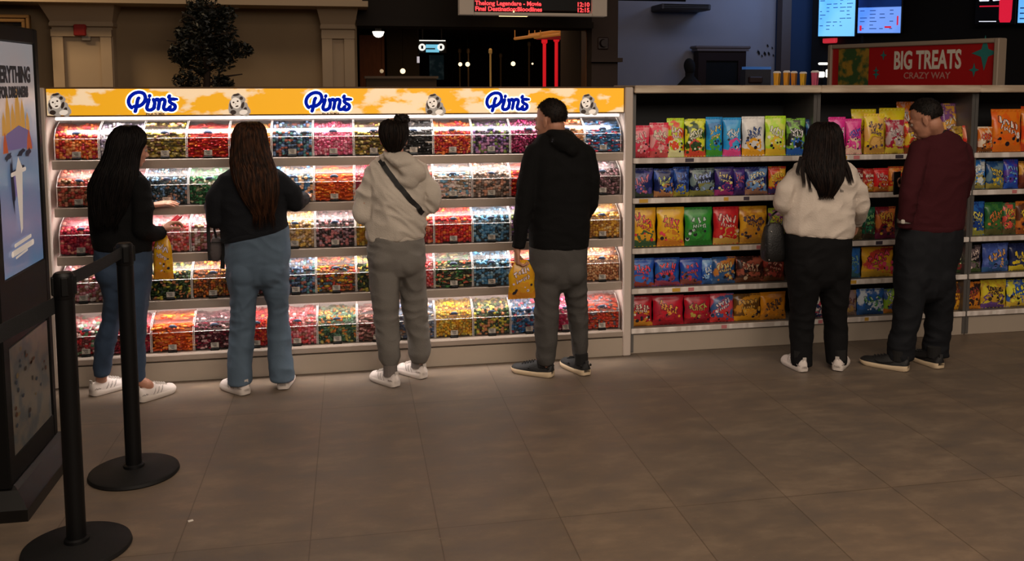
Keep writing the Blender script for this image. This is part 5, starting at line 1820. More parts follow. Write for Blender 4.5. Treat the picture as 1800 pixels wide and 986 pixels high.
def shoe(root, heel, toe, L, upm, solem, style, hgt=.075, wd=.098):
    """trainer: sole, upper, laces, heel tab; heel and toe are floor points"""
    heel, toe = V(heel), V(toe)
    d = (toe - heel); d.z = 0; d.normalize()
    t = V((d.y, -d.x, 0))
    o = V((heel.x, heel.y, 0))

    def P(a, b, c): return o + d * (a * L) + t * b + V((0, 0, c))

    def wid(a):
        return wd / 2 * (.70 + .30 * math.sin(min(1, a / .72) * math.pi / 2) ** 1.5 if a < .72 else math.sqrt(max(0, 1 - ((a - .72) / .285) ** 2.2)) * 1.0) * (math.sqrt(max(0, 1 - ((.08 - a) / .10) ** 2)) if a < .08 else 1)
    A = [0, .012, .03, .06, .1, .2, .3, .4, .5, .6, .7, .8, .87, .93, .97, .99, 1.0]
    sb = MB(); rr = []
    for a in A:
        w_ = max(.006, wid(a)); zt = .030 + .008 * max(0, (.3 - a) / .3) ; zb = .002 + (.016 * max(0, (a - .82) / .18) ** 1.5) + .004 * max(0, (.08 - a) / .08)
        rr.append([P(a, -w_ * .93, zb), P(a, w_ * .93, zb), P(a, w_ * 1.03, zb + .008), P(a, w_ * 1.04, zt - .006), P(a, w_ * .96, zt), P(a, -w_ * .96, zt), P(a, -w_ * 1.04, zt - .006), P(a, -w_ * 1.03, zb + .008)])
    sb.loft(rr)
    so = sb.build('sole', solem, root); sm(so, 45)
    ub = MB(); rr = []
    for a in A:
        w_ = max(.005, wid(a) * .97)
        if a < .3: z = hgt + .012 - .012 * math.sin(a / .3 * math.pi) - (.012 * (1 - a / .04) if a < .04 else 0)
        elif a < .45: z = hgt + .012 + .006 * math.sin((a - .3) / .15 * math.pi)
        else: z = hgt + .012 - (hgt - .043) * min(1, ((a - .45) / .36)) ** .9
        if a > .86: z = .055 - .022 * ((a - .86) / .14) ** 2
        top = .62 if a < .45 else .45
        ring = []
        for j in range(16):
            th = math.pi * j / 15
            x = math.cos(th); y = math.sin(th)
            ex = 2.6
            xx = math.copysign(abs(x) ** (2 / ex), x); yy = abs(y) ** (2 / ex)
            k = 1 - (1 - top) * yy ** 2 * .8
            ring.append(P(a, xx * w_ * k, .024 + (z - .024) * yy))
        rr.append(ring)
    ub.loft(rr)
    u = ub.build('upper', upm, root); sm(u, 60)
    lb = MB()
    for k in range(5):
        a = .43 + .065 * k
        z = hgt + .014 - (hgt - .043) * min(1, (max(0, a - .45) / .36)) ** .9
        w_ = wid(a) * .42
        lb.tube([P(a, -w_, z - .006), P(a + .015, 0, z + .004), P(a + .03, w_, z - .006)], .003, 6, flat=.5)
        lb.tube([P(a + .02, -w_, z - .007), P(a + .01, 0, z + .003), P(a - .005, w_, z - .007)], .003, 6, flat=.5)
    lb.build('laces', mat('lace_%s' % style, (210, 204, 198) if style == 'white' else (30, 30, 32), .8), u)
    tb = MB()
    tb.loft([[P(.004, -.012, z), P(.004, .012, z), P(.03, .010, z), P(.03, -.010, z)] for z in (.05, hgt + .018)])
    tb.build('heel_tab', mat('tab_%s' % style, (196, 188, 182) if style == 'white' else (46, 46, 48), .6), u)
    if style == 'white':
        ob = MB()
        for sd in (-1, 1):
            for k in range(3):
                a = .30 + .09 * k
                ob.tube([P(a, sd * wid(a) * .99, .034), P(a + .05, sd * wid(a + .05) * .93, .052), P(a + .09, sd * wid(a) * .74, .066)], .0022, 5)
            ob.tube([P(.03 + .02 * q, sd * wid(.03 + .02 * q) * 1.0, .040 + .004 * (q % 3)) for q in range(8)], .002, 5)
        ob.build('overlay_seams', mat('seam_grey', (170, 162, 158), .6), u)
    else:
        for sd in (-1, 1):
            ob = MB()
            def Q(a, z): return P(a, sd * (wid(a) * (1.005 - .10 * max(0, (z - .045) / .03))) , z)
            if style == 'swoosh':
                up_ = [(.66, .060), (.60, .048), (.54, .0435), (.46, .0445), (.36, .052), (.20, .066)]
                lo_ = [(.66, .060), (.625, .046), (.56, .036), (.46, .036), (.34, .045), (.20, .066)]
                for i in range(5):
                    ob.add([Q(*lo_[i]) , Q(*lo_[i + 1]), Q(*up_[i + 1]), Q(*up_[i])], [(0, 1, 2, 3)])
                    ob.add([Q(*lo_[i]) + t * sd * .003, Q(*lo_[i + 1]) + t * sd * .003, Q(*up_[i + 1]) + t * sd * .003, Q(*up_[i]) + t * sd * .003], [(0, 1, 2, 3)])
                ob.build('white_emblem', mat('emblem_white', (200, 196, 190), .5), u)
            else:
                ob.ball(Q(.50, .050), (.006, .006, .006), n=8, k=6); ob.ball(Q(.055, .062), (.007, .007, .009), n=8, k=6)
                ob.build('reflective_patch', mat('emblem_white', (0, 0, 0)), u)


def long_hair(root, secs, m, locks=170, seed=1, ext=14, wave=.05, spread=(.97, 2.03), rl=.0046):
    locks = int(locks * 1.7)
    """volume plus many tapering locks lying over it"""
    rnd = random.Random(seed)
    b = MB()
    sec_loft(b, secs, ex=2.0)
    o = organic('hair', b, .009, m, root, it=6, fold=lambda p: .004 * NZ(V((p.x * 60, p.y * 60, p.z * 4))) + .003 * NZ(p * 12))
    S_ = [sec(*s[:5]) for s in secs]
    m2 = MB()
    n = len(S_)
    for k in range(locks):
        th = math.pi * rnd.uniform(*spread)
        t0 = rnd.uniform(0, n * .45) if k % 3 else rnd.uniform(0, 1.0)
        t1 = min(n - 1, t0 + rnd.uniform(n * .35, n * .8)) if k % 4 else n - 1
        pts = []; rad = []
        ph = rnd.uniform(0, 6); N_ = 12
        r0 = rl * rnd.uniform(.6, 1.3)
        for i in range(N_ + 1):
            t = t0 + (t1 - t0) * i / N_
            i0 = min(n - 2, int(t)); f = t - i0
            c = S_[i0][0].lerp(S_[i0 + 1][0], f); a = S_[i0][1] * (1 - f) + S_[i0 + 1][1] * f; bb = S_[i0][2] * (1 - f) + S_[i0 + 1][2] * f
            q = th + wave * math.sin(t * 1.1 + ph) + .02 * math.sin(t * 3 + ph * 2)
            off = .002 + .003 * math.sin(ph)
            pts.append(c + V(((a + off) * math.cos(q), (bb + off) * math.sin(q), 0)))
            rad.append(r0 * (1 - .75 * (i / N_) ** 2) * (.5 + .5 * min(1, i / 2)))
        if t1 > n - 1.2 and rnd.random() < .8:
            e = pts[-1] + V((rnd.uniform(-.012, .012), .0, -rnd.uniform(.2, 1) * ext * .0033)); pts.append(e); rad.append(r0 * .12)
        m2.tube(pts, rad, 5, flat=.6)
    h = m2.build('hair_locks', m, o, smooth=True)
    return o


def hair_mat(name, c1, c2, sheen=.55):
    m = two_tone(name, c1, c2, 9, .42, .66, rough=sheen, stretch=(9, 9, .8), detail=4, spec=.15)
    return m


def hair_cap(root, hc, R, s, m, front=.30, low=-.45, back=-.75, thick=1.07, seed=0, rough=.0022, tufts=500, tl=.012):
    n, k = 56, 36
    b = MB(); vs = {}
    cc = V((0, -.012, .030)); rad = V((.0765, .0965, .087)) * thick
    def keep(x, y, z):
        if z > .86: return True
        lim = low if y > -.25 else back
        if y > .0:
            lim = -.10 + (y) * 1.5 if abs(x) > .5 else front + .2
            if abs(x) > .5: lim = min(lim, front + .2)
        if y > -.3 and y <= 0: lim = -.28 + (y + .3) * .6 if abs(x) > .6 else lim
        return z > lim
    rnd = random.Random(seed)
    pts, fs = [], []
    def pt(i, j):
        key = (i, j % n)
        if key not in vs:
            th = math.pi * i / k; a = 2 * math.pi * j / n
            x, y, z = math.sin(th) * math.cos(a), math.sin(th) * math.sin(a), math.cos(th)
            q = V((x, y, z))
            bump_ = 1 + rough / .08 * 8 * NZ(q * 9 + V((seed, 0, 0))) * .5
            vs[key] = (len(pts), (x, y, z))
            pts.append(hc + R @ (V((cc.x + rad.x * x * bump_, cc.y + rad.y * y * bump_, cc.z + rad.z * z * bump_)) * s))
        return vs[key]
    tuf = MB()
    for i in range(k):
        for j in range(n):
            q = [pt(i, j), pt(i + 1, j), pt(i + 1, j + 1), pt(i, j + 1)]
            c = [sum(v[1][t] for v in q) / 4 for t in range(3)]
            if keep(*c):
                ids = [v[0] for v in q]
                u = []
                for x in ids:
                    if x not in u: u.append(x)
                if len(u) > 2: fs.append(tuple(u))
    b.add(pts, fs)
    # inner side so that the shell has thickness
    ip = [hc + (p - hc) * .93 for p in pts]
    b.add(ip, [f[::-1] for f in fs])
    h = b.build('hair', m, root, smooth=True)
    for _ in range(tufts):
        f = fs[rnd.randrange(len(fs))]
        p = sum((pts[i] for i in f), V((0, 0, 0))) / len(f)
        nn = (p - hc).normalized()
        d = (nn * .8 + V((rnd.uniform(-1, 1), rnd.uniform(-1, 1), rnd.uniform(-.8, .5))) * .7).normalized()
        tuf.tube([p - nn * .003, p + d * tl * rnd.uniform(.5, 1.1)], [.0022, .0005], 4)
    tuf.build('hair_tufts', m, h)
    return h


SKIN = mat('skin', (190, 136, 112), .55, var=.05, vscale=14)
SKIN2 = mat('skin_tan', (180, 127, 102), .55, var=.05, vscale=14)


def person(cfg):
    rx = (cfg['legL'][-1][1] + cfg['legR'][-1][2]) / 2
    Yc = cfg['Y']
    c = FL(rx, 660); root = empty('person', (W(rx, 400, Yc).x, Yc, 0), cfg['label'], 'person')
    s = cfg.get('s', 1.0)
    hc, R = head_frame(W(cfg['head'][0], cfg['head'][1], cfg['head'][2]), cfg['head'][3], cfg['head'][4])
    # ---- body, one skin
    b = MB()
    head_shapes(b, hc, R, s, cfg.get('male', False))
    nb = W(*cfg['neck'])
    chain(b, [(hc + R @ V((0, -.025, -.05)) * s, .056 * s), (nb, .060 * s), (nb - V((0, 0, .06)), .062 * s)], 16)
    sec_loft(b, [x[:5] for x in cfg['torso'][2:]], .80)
    sec_loft(b, [x[:5] for x in cfg['pelvis']], .82)
    for k in ('legL', 'legR'):
        ls = cfg[k]
        sec_loft(b, ls, .56 if cfg.get('flare') else .66)
        cl = sec(*ls[-1][:5])[0]
        hl, tl = FL(*cfg['shoe' + k[-1]][0]), FL(*cfg['shoe' + k[-1]][1])
        dd = (tl - hl).normalized()
        ank = V((hl.x, hl.y, 0)) + dd * .065 + V((0, 0, .075))
        chain(b, [(cl + V((0, 0, .12)), .036 * s), (cl, .033 * s), (ank + V((0, 0, .01)), .031 * s), (ank - V((0, 0, .035)) + dd * .03, .029 * s), (V((hl.x, hl.y, .042)) + dd * .15, .024)], 12)
    for k in ('armL', 'armR'):
        pp = [(W(x, y, Y), r * .74) for x, y, Y, r in cfg[k]]
        chain(b, pp, 12)
    for hd in cfg['hands']:
        hand_shapes(b, **hd)
        # wrist into the sleeve
    bo = organic('body', b, .0052, cfg.get('skin', SKIN), root, it=2)
    face_parts(bo, hc, R, s, cfg.get('brow', (30, 22, 18)))
    # ---- top garment
    g = MB()
    sec_loft(g, cfg['torso'])
    for k in ('armL', 'armR'):
        pp = [(W(x, y, Y), r) for x, y, Y, r in cfg[k]]
        chain(g, pp, 16)
        if cfg.get('cuff', True):
            a_, b_ = pp[-2], pp[-1]
            dv = (b_[0] - a_[0]).normalized()
            g.tube([b_[0] - dv * .02, b_[0] + dv * .028], [b_[1] * 1.04, b_[1] * .98], 16)
    for x in cfg.get('extra', []):
        g.ball(W(*x[0]), x[1], n=18, k=12, R=Matrix.Rotation(math.radians(x[2]), 3, 'Y'))
    gm = organic(cfg['topname'], g, .0075, cfg['topmat'], root, it=cfg.get('topit', 6), fold=cfg['topfold'])
    # hem band
    hs = cfg['torso'][-1]
    hb = MB()
    rr = []
    for dy, k in ((-7.5, .99), (-6, 1.012), (-1, 1.008), (1.5, .985)):
        S1 = sec(hs[0] + dy, hs[1], hs[2], hs[3], hs[4], tilt=(hs[5] if len(hs) > 5 else 0), grow=k)
        rr.append(ell_ring(S1[0], S1[1], S1[2], n=64, dz=S1[3]))
    hb.loft(rr)
    sm(hb.build('ribbed_hem', cfg.get('hemmat', cfg['topmat']), gm), 60)
    # ---- trousers
    t = MB()
    pv = list(cfg['pelvis'])
    l_ = pv[-1]; w2 = l_[2] - l_[1]
    pv += [(l_[0] + 13, l_[1] + w2 * .06, l_[2] - w2 * .06, l_[3], l_[4] * .82), (l_[0] + 22, l_[1] + w2 * .2, l_[2] - w2 * .2, l_[3], l_[4] * .45)]
    sec_loft(t, pv)
    g_ = pv[-4]
    for f_ in (.29, .71):
        q = W(g_[1] + (g_[2] - g_[1]) * f_, g_[0] + 6, g_[3])
        t.ball(q + V((0, -g_[4] / 2 + .062, 0)), (.078, .075, .088), n=18, k=12)
    for k in ('legL', 'legR'):
        ls = [tuple(x) for x in cfg[k]]
        p0 = cfg['pelvis'][-2]
        ls[0] = (ls[0][0], ls[0][1], ls[0][2], p0[3], p0[4] * .97)
        ls[1] = (ls[1][0], ls[1][1], ls[1][2], (ls[1][3] + p0[3]) / 2, max(ls[1][4], p0[4] * .84))
        sec_loft(t, ls, ex=2.1)
    tm = organic(cfg['legname'], t, .0075, cfg['legmat'], root, it=9, fold=cfg['legfold'])
    for k in ('L', 'R'):
        sh = cfg['shoe' + k]
        hp_, tp_ = FL(*sh[0]), FL(*sh[1])
        r2 = empty('shoe', (hp_.x, hp_.y, 0)); r2.parent = root
        r2.location = V((hp_.x, hp_.y, 0)) - V(root['at'])
        shoe(r2, hp_, tp_, cfg['shoeL_len'], cfg['shoemat'], cfg['solemat'], cfg['shoestyle'], wd=cfg.get('shoew', .094))
    return root, bo, gm, tm, hc, R


def sock(root, cfg, which, m):
    hl, tl = FL(*cfg['shoe' + which][0]), FL(*cfg['shoe' + which][1])
    dd = (tl - hl).normalized()
    ank = V((hl.x, hl.y, 0)) + dd * .065
    q = MB(); q.tube([ank + V((0, 0, .06)), ank + V((0, 0, .125))], [.042, .040], 16)
    q.build('sock', m, root)


WSHOE = mat('shoe_white', (222, 212, 206), .55, var=.05, vscale=20)
WSOLE = mat('sole_white', (214, 204, 196), .5)
KSHOE = mat('shoe_black', (22, 22, 23), .6, bump=.3, bscale=220)
KSOLE = mat('sole_cream', (214, 192, 160), .5)
DENIM1 = mat('denim_dark', (48, 66, 90), .85, var=.16, vscale=5, stretch=(2, 2, .7), bump=.25, bscale=260)
DENIM2 = mat('denim_light', (80, 98, 116), .85, var=.13, vscale=4, stretch=(2, 2, .7), bump=.25, bscale=260)
BLKKNIT = mat('black_knit', (13, 13, 14), .9, spec=.2, bump=.3, bscale=180)
NAVKNIT = mat('navy_sweat', (20, 22, 27), .9, spec=.25, bump=.3, bscale=200)
OATS = mat('oatmeal_fleece', (196, 186, 174), .95, var=.05, vscale=9, spec=.2, bump=.35, bscale=160)
GREYJ = mat('grey_jersey', (114, 110, 105), .95, var=.05, vscale=8, spec=.2, bump=.3, bscale=200)
GREYD = mat('dark_grey_jersey', (78, 76, 74), .95, var=.05, vscale=8, spec=.2, bump=.3, bscale=200)
CRMF = mat('cream_fleece', (214, 202, 190), .95, var=.04, vscale=9, spec=.2, bump=.35, bscale=160)
MAROON = mat('maroon_knit', (64, 22, 28), .9, spec=.2, bump=.3, bscale=200)
BLKTR = mat('black_trousers', (15, 15, 17), .85, spec=.2, bump=.2, bscale=200)
BLKJN = mat('black_jeans', (20, 22, 27), .8, spec=.25, bump=.25, bscale=240)

# ---------------------------------------------------------------- woman at far left, profile to the right
c1 = dict(Y=5.53, s=.94, label='leftmost woman, long black hair, black jumper and blue jeans, holding a yellow bag',
          head=(228, 257, 5.53, 58, 12), neck=(216, 300, 5.53),
          torso=[(296, 200, 236, 5.54, .12), (305, 184, 248, 5.54, .16), (318, 166, 259, 5.54, .20), (340, 156, 263, 5.54, .23), (375, 157, 263, 5.54, .24), (405, 160, 264, 5.54, .24), (425, 164, 266, 5.54, .24), (438, 166, 266, 5.54, .23, 5)],
          armL=[(188, 328, 5.60, .055), (205, 372, 5.68, .048), (240, 368, 5.715, .040), (262, 362, 5.73, .034)],
          armR=[(246, 328, 5.47, .056), (252, 368, 5.44, .053), (250, 402, 5.44, .050), (268, 410, 5.50, .042), (279, 409, 5.54, .037)],
          hands=[dict(wrist=W(266, 361, 5.735), d=W(298, 355, 5.75) - W(266, 361, 5.735), n=(0, .2, -1), s=.9, curl=10, side=1),
                 dict(wrist=W(283, 406, 5.555), d=W(300, 391, 5.60) - W(283, 406, 5.555), n=(.5, .2, -.6), s=.9, curl=34, side=-1)],
          topname='black_jumper', topmat=BLKKNIT, topfold=cloth_fold(.006, .004, 6),
          pelvis=[(432, 167, 265, 5.54, .22), (450, 165, 267, 5.54, .23), (470, 168, 268, 5.54, .23), (490, 174, 267, 5.54, .22)],
          legL=[(478, 172, 224, 5.57, .19), (520, 184, 219, 5.575, .13), (560, 180, 211, 5.58, .12), (600, 168, 204, 5.58, .11), (635, 165, 196, 5.58, .10), (660, 166, 192, 5.58, .095)],
          legR=[(478, 212, 268, 5.50, .19), (520, 217, 263, 5.49, .15), (560, 219, 257, 5.48, .135), (600, 224, 254, 5.475, .12), (640, 230, 254, 5.47, .105), (669, 232, 255, 5.465, .10)],
          legname='blue_jeans', legmat=DENIM1, legfold=cloth_fold(.003, .0035, 7, .05, .55, .0045),
          shoeL=((160, 697), (213, 681)), shoeR=((243, 708), (296, 690)), shoeL_len=.245, shoemat=WSHOE, solemat=WSOLE, shoestyle='white')
r1, b1, g1, t1, hc, R = person(c1)
HB = hair_mat('hair_black', (12, 9, 9), (22, 17, 15))
long_hair(r1, [(220, 214, 238, 5.52, .10), (226, 203, 247, 5.52, .15), (236, 195, 255, 5.52, .19), (250, 189, 256, 5.515, .20), (266, 186, 246, 5.50, .19), (284, 178, 243, 5.485, .18), (304, 166, 241, 5.46, .16), (325, 156, 238, 5.44, .13), (348, 155, 230, 5.43, .11), (372, 160, 220, 5.425, .09), (396, 168, 206, 5.42, .06)], HB, 190, 1)
# candy scoop in her hand, yellow bag hanging from it
p = W(304, 388, 5.61); h0 = W(292, 398, 5.58)
sc_ = empty('candy_scoop', h0, 'small pink-red plastic scoop held up by the leftmost woman', 'scoop')
SCM = mat('scoop_red', (206, 60, 76), .25)
dv = (p - h0).normalized()
m = MB(); m.tube([h0, h0 + dv * .045], [.007, .008], 8); m.build('grip', SCM, sc_)
m = MB()
rr = []
side_ = dv.cross(V((0, 0, 1))).normalized(); upv = side_.cross(dv)
for t_, w__ in ((0, .012), (.012, .022), (.05, .024), (.062, .022)):
    base = h0 + dv * (.042 + t_)
    rr.append([base + side_ * (w__ * math.cos(math.pi * (1 + j / 10))) + upv * (w__ * .8 * math.sin(math.pi * (1 + j / 10))) for j in range(11)] + [base + side_ * ((w__ - .002) * math.cos(math.pi * (1 + j / 10))) + upv * ((w__ - .002) * .8 * math.sin(math.pi * (1 + j / 10)) + .001) for j in range(10, -1, -1)])
m.loft(rr); m.build('bowl', SCM, sc_)


def hand_bag(px0, px1, py0, py1, Y, label, seed, rz=0.0):
    a, b_, zt, zb = W(px0, py1, Y), W(px1, py1, Y), W(px0, py0, Y).z, W(px0, py1, Y).z
    w_, h = b_.x - a.x, zt - zb
    o = snack_bag(((a.x + b_.x) / 2, Y, zb), w_, h, .05, (222, 168, 30), (206, 148, 30), (214, 140, 40), (214, 200, 220), seed, rz, 0, label, None, 'sweet_bag')
    for v in o.data.vertices:          # gathered at the top where it is held
        t = max(0, (v.co.z / h - .62) / .38); v.co.x *= 1 - .58 * t ** 1.3; v.co.y *= 1 - .3 * t
    for ch in o.children:
        for v in ch.data.vertices:
            t = max(0, (v.co.z / h - .62) / .38); v.co.x *= 1 - .58 * t ** 1.3; v.co.y *= 1 - .3 * t
    return o
hand_bag(270, 306, 412, 491, 5.56, 'tall yellow sweet bag hanging from the hand of the leftmost woman', 901, -.1)

# ---------------------------------------------------------------- woman with long brown hair
c2 = dict(Y=5.53, s=.95, label='woman with long brown hair in a dark navy sweatshirt and flared light blue jeans',
          head=(440, 251, 5.55, 8, 8), neck=(440, 295, 5.55),
          torso=[(288, 420, 462, 5.55, .13), (297, 402, 488, 5.55, .17), (308, 385, 504, 5.55, .21), (330, 382, 508, 5.55, .24), (358, 382, 505, 5.55, .24), (385, 386, 503, 5.55, .24), (402, 388, 506, 5.55, .24), (412, 389, 507, 5.55, .24, -26)],
          armL=[(400, 318, 5.53, .052), (379, 350, 5.52, .054), (379, 385, 5.54, .052), (374, 372, 5.64, .044), (370, 363, 5.70, .036)],
          armR=[(490, 317, 5.53, .052), (514, 340, 5.52, .054), (519, 357, 5.55, .050), (527, 354, 5.64, .042), (532, 351, 5.70, .036)],
          hands=[dict(wrist=W(369, 361, 5.70), d=(.0, .75, .35), n=(.1, .3, -1), s=.88, curl=25, side=-1),
                 dict(wrist=W(533, 350, 5.70), d=(.15, .75, .2), n=(-.1, .2, -1), s=.88, curl=22, side=1)],
          topname='navy_sweatshirt', topmat=NAVKNIT, topfold=cloth_fold(.008, .005, 6),
          pelvis=[(402, 396, 507, 5.55, .22, -18), (425, 394, 510, 5.55, .24), (450, 395, 511, 5.55, .25), (470, 397, 509, 5.55, .24), (484, 399, 508, 5.55, .22)],
          legL=[(466, 397, 456, 5.545, .22), (500, 399, 456, 5.54, .18), (540, 407, 449, 5.54, .145), (580, 405, 446, 5.54, .14), (620, 402, 444, 5.52, .14), (650, 401, 443, 5.49, .15), (674, 402, 443, 5.47, .16)],
          legR=[(466, 455, 509, 5.56, .22), (500, 461, 508, 5.56, .18), (540, 470, 506, 5.565, .145), (580, 472, 510, 5.57, .14), (620, 471, 513, 5.55, .14), (645, 473, 515, 5.53, .15), (668, 475, 517, 5.515, .155)],
          legname='flared_jeans', legmat=DENIM2, legfold=cloth_fold(.005, .005, 6, .05, .62, .004), flare=True,
          shoeL=((434, 695), (384, 676)), shoeR=((497, 686), (507, 664)), shoeL_len=.245, shoemat=WSHOE, solemat=WSOLE, shoestyle='white')
r2, b2, g2, t2, hc, R = person(c2)
HBR = hair_mat('hair_brown', (32, 19, 12), (72, 43, 25))
long_hair(r2, [(214, 427, 454, 5.545, .10), (220, 417, 462, 5.54, .15), (231, 411, 467, 5.535, .19), (247, 409, 470, 5.53, .20), (265, 407, 473, 5.52, .19), (283, 405, 478, 5.49, .17), (300, 407, 485, 5.46, .14), (320, 413, 489, 5.435, .12), (340, 422, 489, 5.42, .10), (360, 433, 486, 5.415, .08), (378, 446, 481, 5.415, .05)], HBR, 230, 2, ext=26, wave=.09)
# bag straps and small grey pouch hanging from her left arm
hbg = empty('shoulder_bag', (W(380, 440, 5.60).x, 5.60, W(380, 458, 5.60).z), 'small grey pouch with black straps hanging at the left of the woman in flared jeans', 'bag')
STRAP = mat('strap_black', (16, 15, 16), .6)
for pts, w__ in ((((368, 378), (366, 400), (367, 425), (369, 458)), .010), (((376, 392), (377, 405), (380, 418)), .007), (((391, 398), (392, 420), (393, 445), (391, 472)), .013)):
    m = MB(); m.tube([W(x, y, 5.60 if i else 5.57) for i, (x, y) in enumerate(pts)], w__, 8, flat=.3, up=(1, 0, 0)); m.build('strap', STRAP, hbg)
m = MB()
m.loft([ell_ring(W(380, y, 5.61), w_ / 300, d_, n=20, ex=3) for y, w_, d_ in ((416, 5, .008), (420, 8, .016), (432, 10, .026), (446, 10, .028), (456, 8, .024), (459, 4, .01))])
m.build('pouch', mat('pouch_grey', (84, 76, 76), .7, bump=.4, bscale=40), hbg, smooth=True)
m = MB(); m.tube([W(372, 426, 5.575), W(388, 426, 5.575)], .003, 6); m.build('zip', STRAP, hbg)

# ---------------------------------------------------------------- woman with a bun
c3 = dict(Y=5.50, s=.95, label='woman with a dark hair bun, oatmeal hooded top, grey joggers and black cross-body strap',
          head=(692, 240, 5.52, 4, 6), neck=(693, 276, 5.52),
          torso=[(271, 677, 709, 5.52, .12), (281, 660, 732, 5.52, .17), (291, 646, 750, 5.52, .20), (310, 639, 759, 5.52, .23), (340, 645, 752, 5.51, .25), (370, 645, 750, 5.51, .25), (395, 643, 749, 5.51, .26), (410, 644, 748, 5.51, .25), (418, 646, 746, 5.51, .24, -7)],
          armL=[(660, 308, 5.50, .050), (643, 342, 5.48, .056), (640, 374, 5.49, .058), (655, 378, 5.58, .050), (668, 370, 5.66, .038)],
          armR=[(741, 308, 5.50, .050), (758, 337, 5.48, .054), (757, 360, 5.50, .054), (745, 352, 5.60, .044), (735, 345, 5.68, .036)],
          hands=[dict(wrist=W(669, 369, 5.67), d=(.15, .8, .2), n=(.2, .2, -1), s=.88, curl=20, side=-1),
                 dict(wrist=W(734, 344, 5.685), d=(-.1, .8, .1), n=(-.2, .2, -1), s=.88, curl=20, side=1)],
          topname='hooded_top', topmat=OATS, topfold=cloth_fold(.013, .011, 6, diag=.8), topit=5,
          extra=[((708, 284, 5.44), (.095, .075, .045), 14), ((722, 300, 5.425), (.085, .06, .06), 20), ((716, 316, 5.415), (.06, .04, .06), 10), ((690, 277, 5.47), (.075, .07, .03), 6)],
          pelvis=[(412, 648, 744, 5.51, .23), (430, 646, 746, 5.51, .25), (450, 646, 748, 5.51, .26), (466, 648, 748, 5.51, .25)],
          legL=[(452, 647, 702, 5.49, .24), (480, 649, 704, 5.48, .21), (510, 652, 702, 5.48, .18), (545, 657, 700, 5.475, .16), (580, 662, 702, 5.47, .14), (610, 664, 704, 5.47, .135), (628, 666, 703, 5.47, .13), (641, 673, 697, 5.47, .09)],
          legR=[(452, 695, 748, 5.53, .24), (480, 700, 748, 5.54, .21), (510, 703, 748, 5.545, .18), (545, 708, 749, 5.55, .16), (580, 713, 752, 5.56, .14), (605, 717, 755, 5.56, .135), (622, 720, 754, 5.56, .13), (635, 726, 748, 5.56, .09)],
          legname='grey_joggers', legmat=GREYJ, legfold=cloth_fold(.007, .006, 6, .06, .6, .0045),
          shoeL=((698, 681), (654, 664)), shoeR=((747, 666), (705, 652)), shoeL_len=.25, shoemat=WSHOE, solemat=WSOLE, shoestyle='white')
r3, b3, g3, t3, hc, R = person(c3)
HD = hair_mat('hair_dark', (20, 15, 13), (36, 26, 20))
long_hair(r3, [(209, 685, 702, 5.515, .08), (212, 676, 708, 5.51, .13), (217, 670, 715, 5.505, .18), (229, 667, 717, 5.50, .20), (241, 668, 716, 5.495, .19), (251, 672, 712, 5.485, .16), (260, 677, 707, 5.475, .12), (267, 683, 702, 5.47, .07)], HD, 110, 33, ext=2, wave=.02, rl=.004)
m = MB()
bc = W(706, 210, 5.47)
m.ball(bc, (.042, .036, .032), n=20, k=12); m.ball(bc + V((-.03, .0, -.012)), (.03, .03, .022), n=14, k=10)
o_ = organic('hair_bun', m, .005, HD, r3, it=2, fold=lambda p: .008 * NZ(p * 45))
m = MB(); random.seed(31)
for k in range(60):
    a = random.uniform(0, 6.28); t_ = random.uniform(-.6, 1.0)
    d_ = V((math.cos(a) * math.cos(t_), math.sin(a) * math.cos(t_), math.sin(t_)))
    tg = d_.cross(V((random.uniform(-1, 1), random.uniform(-1, 1), random.uniform(-1, 1)))).normalized()
    p0 = bc + V((d_.x * .040, d_.y * .036, d_.z * .030))
    m.tube([p0 - tg * .015, p0 + d_ * .004, p0 + tg * .016 + d_ * random.uniform(-.004, .010)], [.003, .0045, .0015], 5)
m.build('bun_strands', HD, o_)
sock(r3, c3, 'L', mat('sock_grey', (110, 102, 98), .9)); sock(r3, c3, 'R', mat('sock_grey', (0, 0, 0)))


def on_mesh(o, px, py, off):
    """where the sight line of a pixel meets an object, lifted off its surface"""
    L = V(o['at']); org = V((0, 0, EYE)) - L; d = ray(px, py).normalized()
    hit, loc, nrm, i = o.ray_cast(org, d)
    return (loc + L + nrm * off) if hit else None


def band(path, o, wd, m, name, root, off=.004):
    pp = [q for q in (on_mesh(o, x, y, off) for x, y in path) if q is not None]
    mb_ = MB(); rings = []
    for i, p in enumerate(pp):
        d = (pp[min(i + 1, len(pp) - 1)] - pp[max(i - 1, 0)]).normalized()
        nn = (V((0, 0, EYE)) - p).normalized(); s_ = d.cross(nn).normalized() * wd / 2
        nn = s_.cross(d).normalized() * .0022
        if nn.dot(V((0, 0, EYE)) - p) < 0: nn = -nn
        rings.append([p - s_ - nn, p + s_ - nn, p + s_ + nn, p - s_ + nn])
    mb_.loft(rings)
    return mb_.build(name, m, root)


cb = empty('crossbody_bag', (W(725, 400, 5.68).x, 5.68, .95), 'black cross-body strap running over the back of the woman with the bun', 'bag')
g3l = V(g3['at'])
g3['at'] = tuple(g3l)
bpy.context.view_layer.update()
pth = [(669 + (742 - 669) * i / 22, 283 + (374 - 283) * i / 22 + 4 * math.sin(math.pi * i / 22)) for i in range(23)]
band(pth, g3, .030, STRAP, 'strap', cb, .007)
m = MB(); m.box((W(725, 400, 5.67).x, 5.675, .90), (.16, .05, .12), bev=.012); m.build('pouch', STRAP, cb)

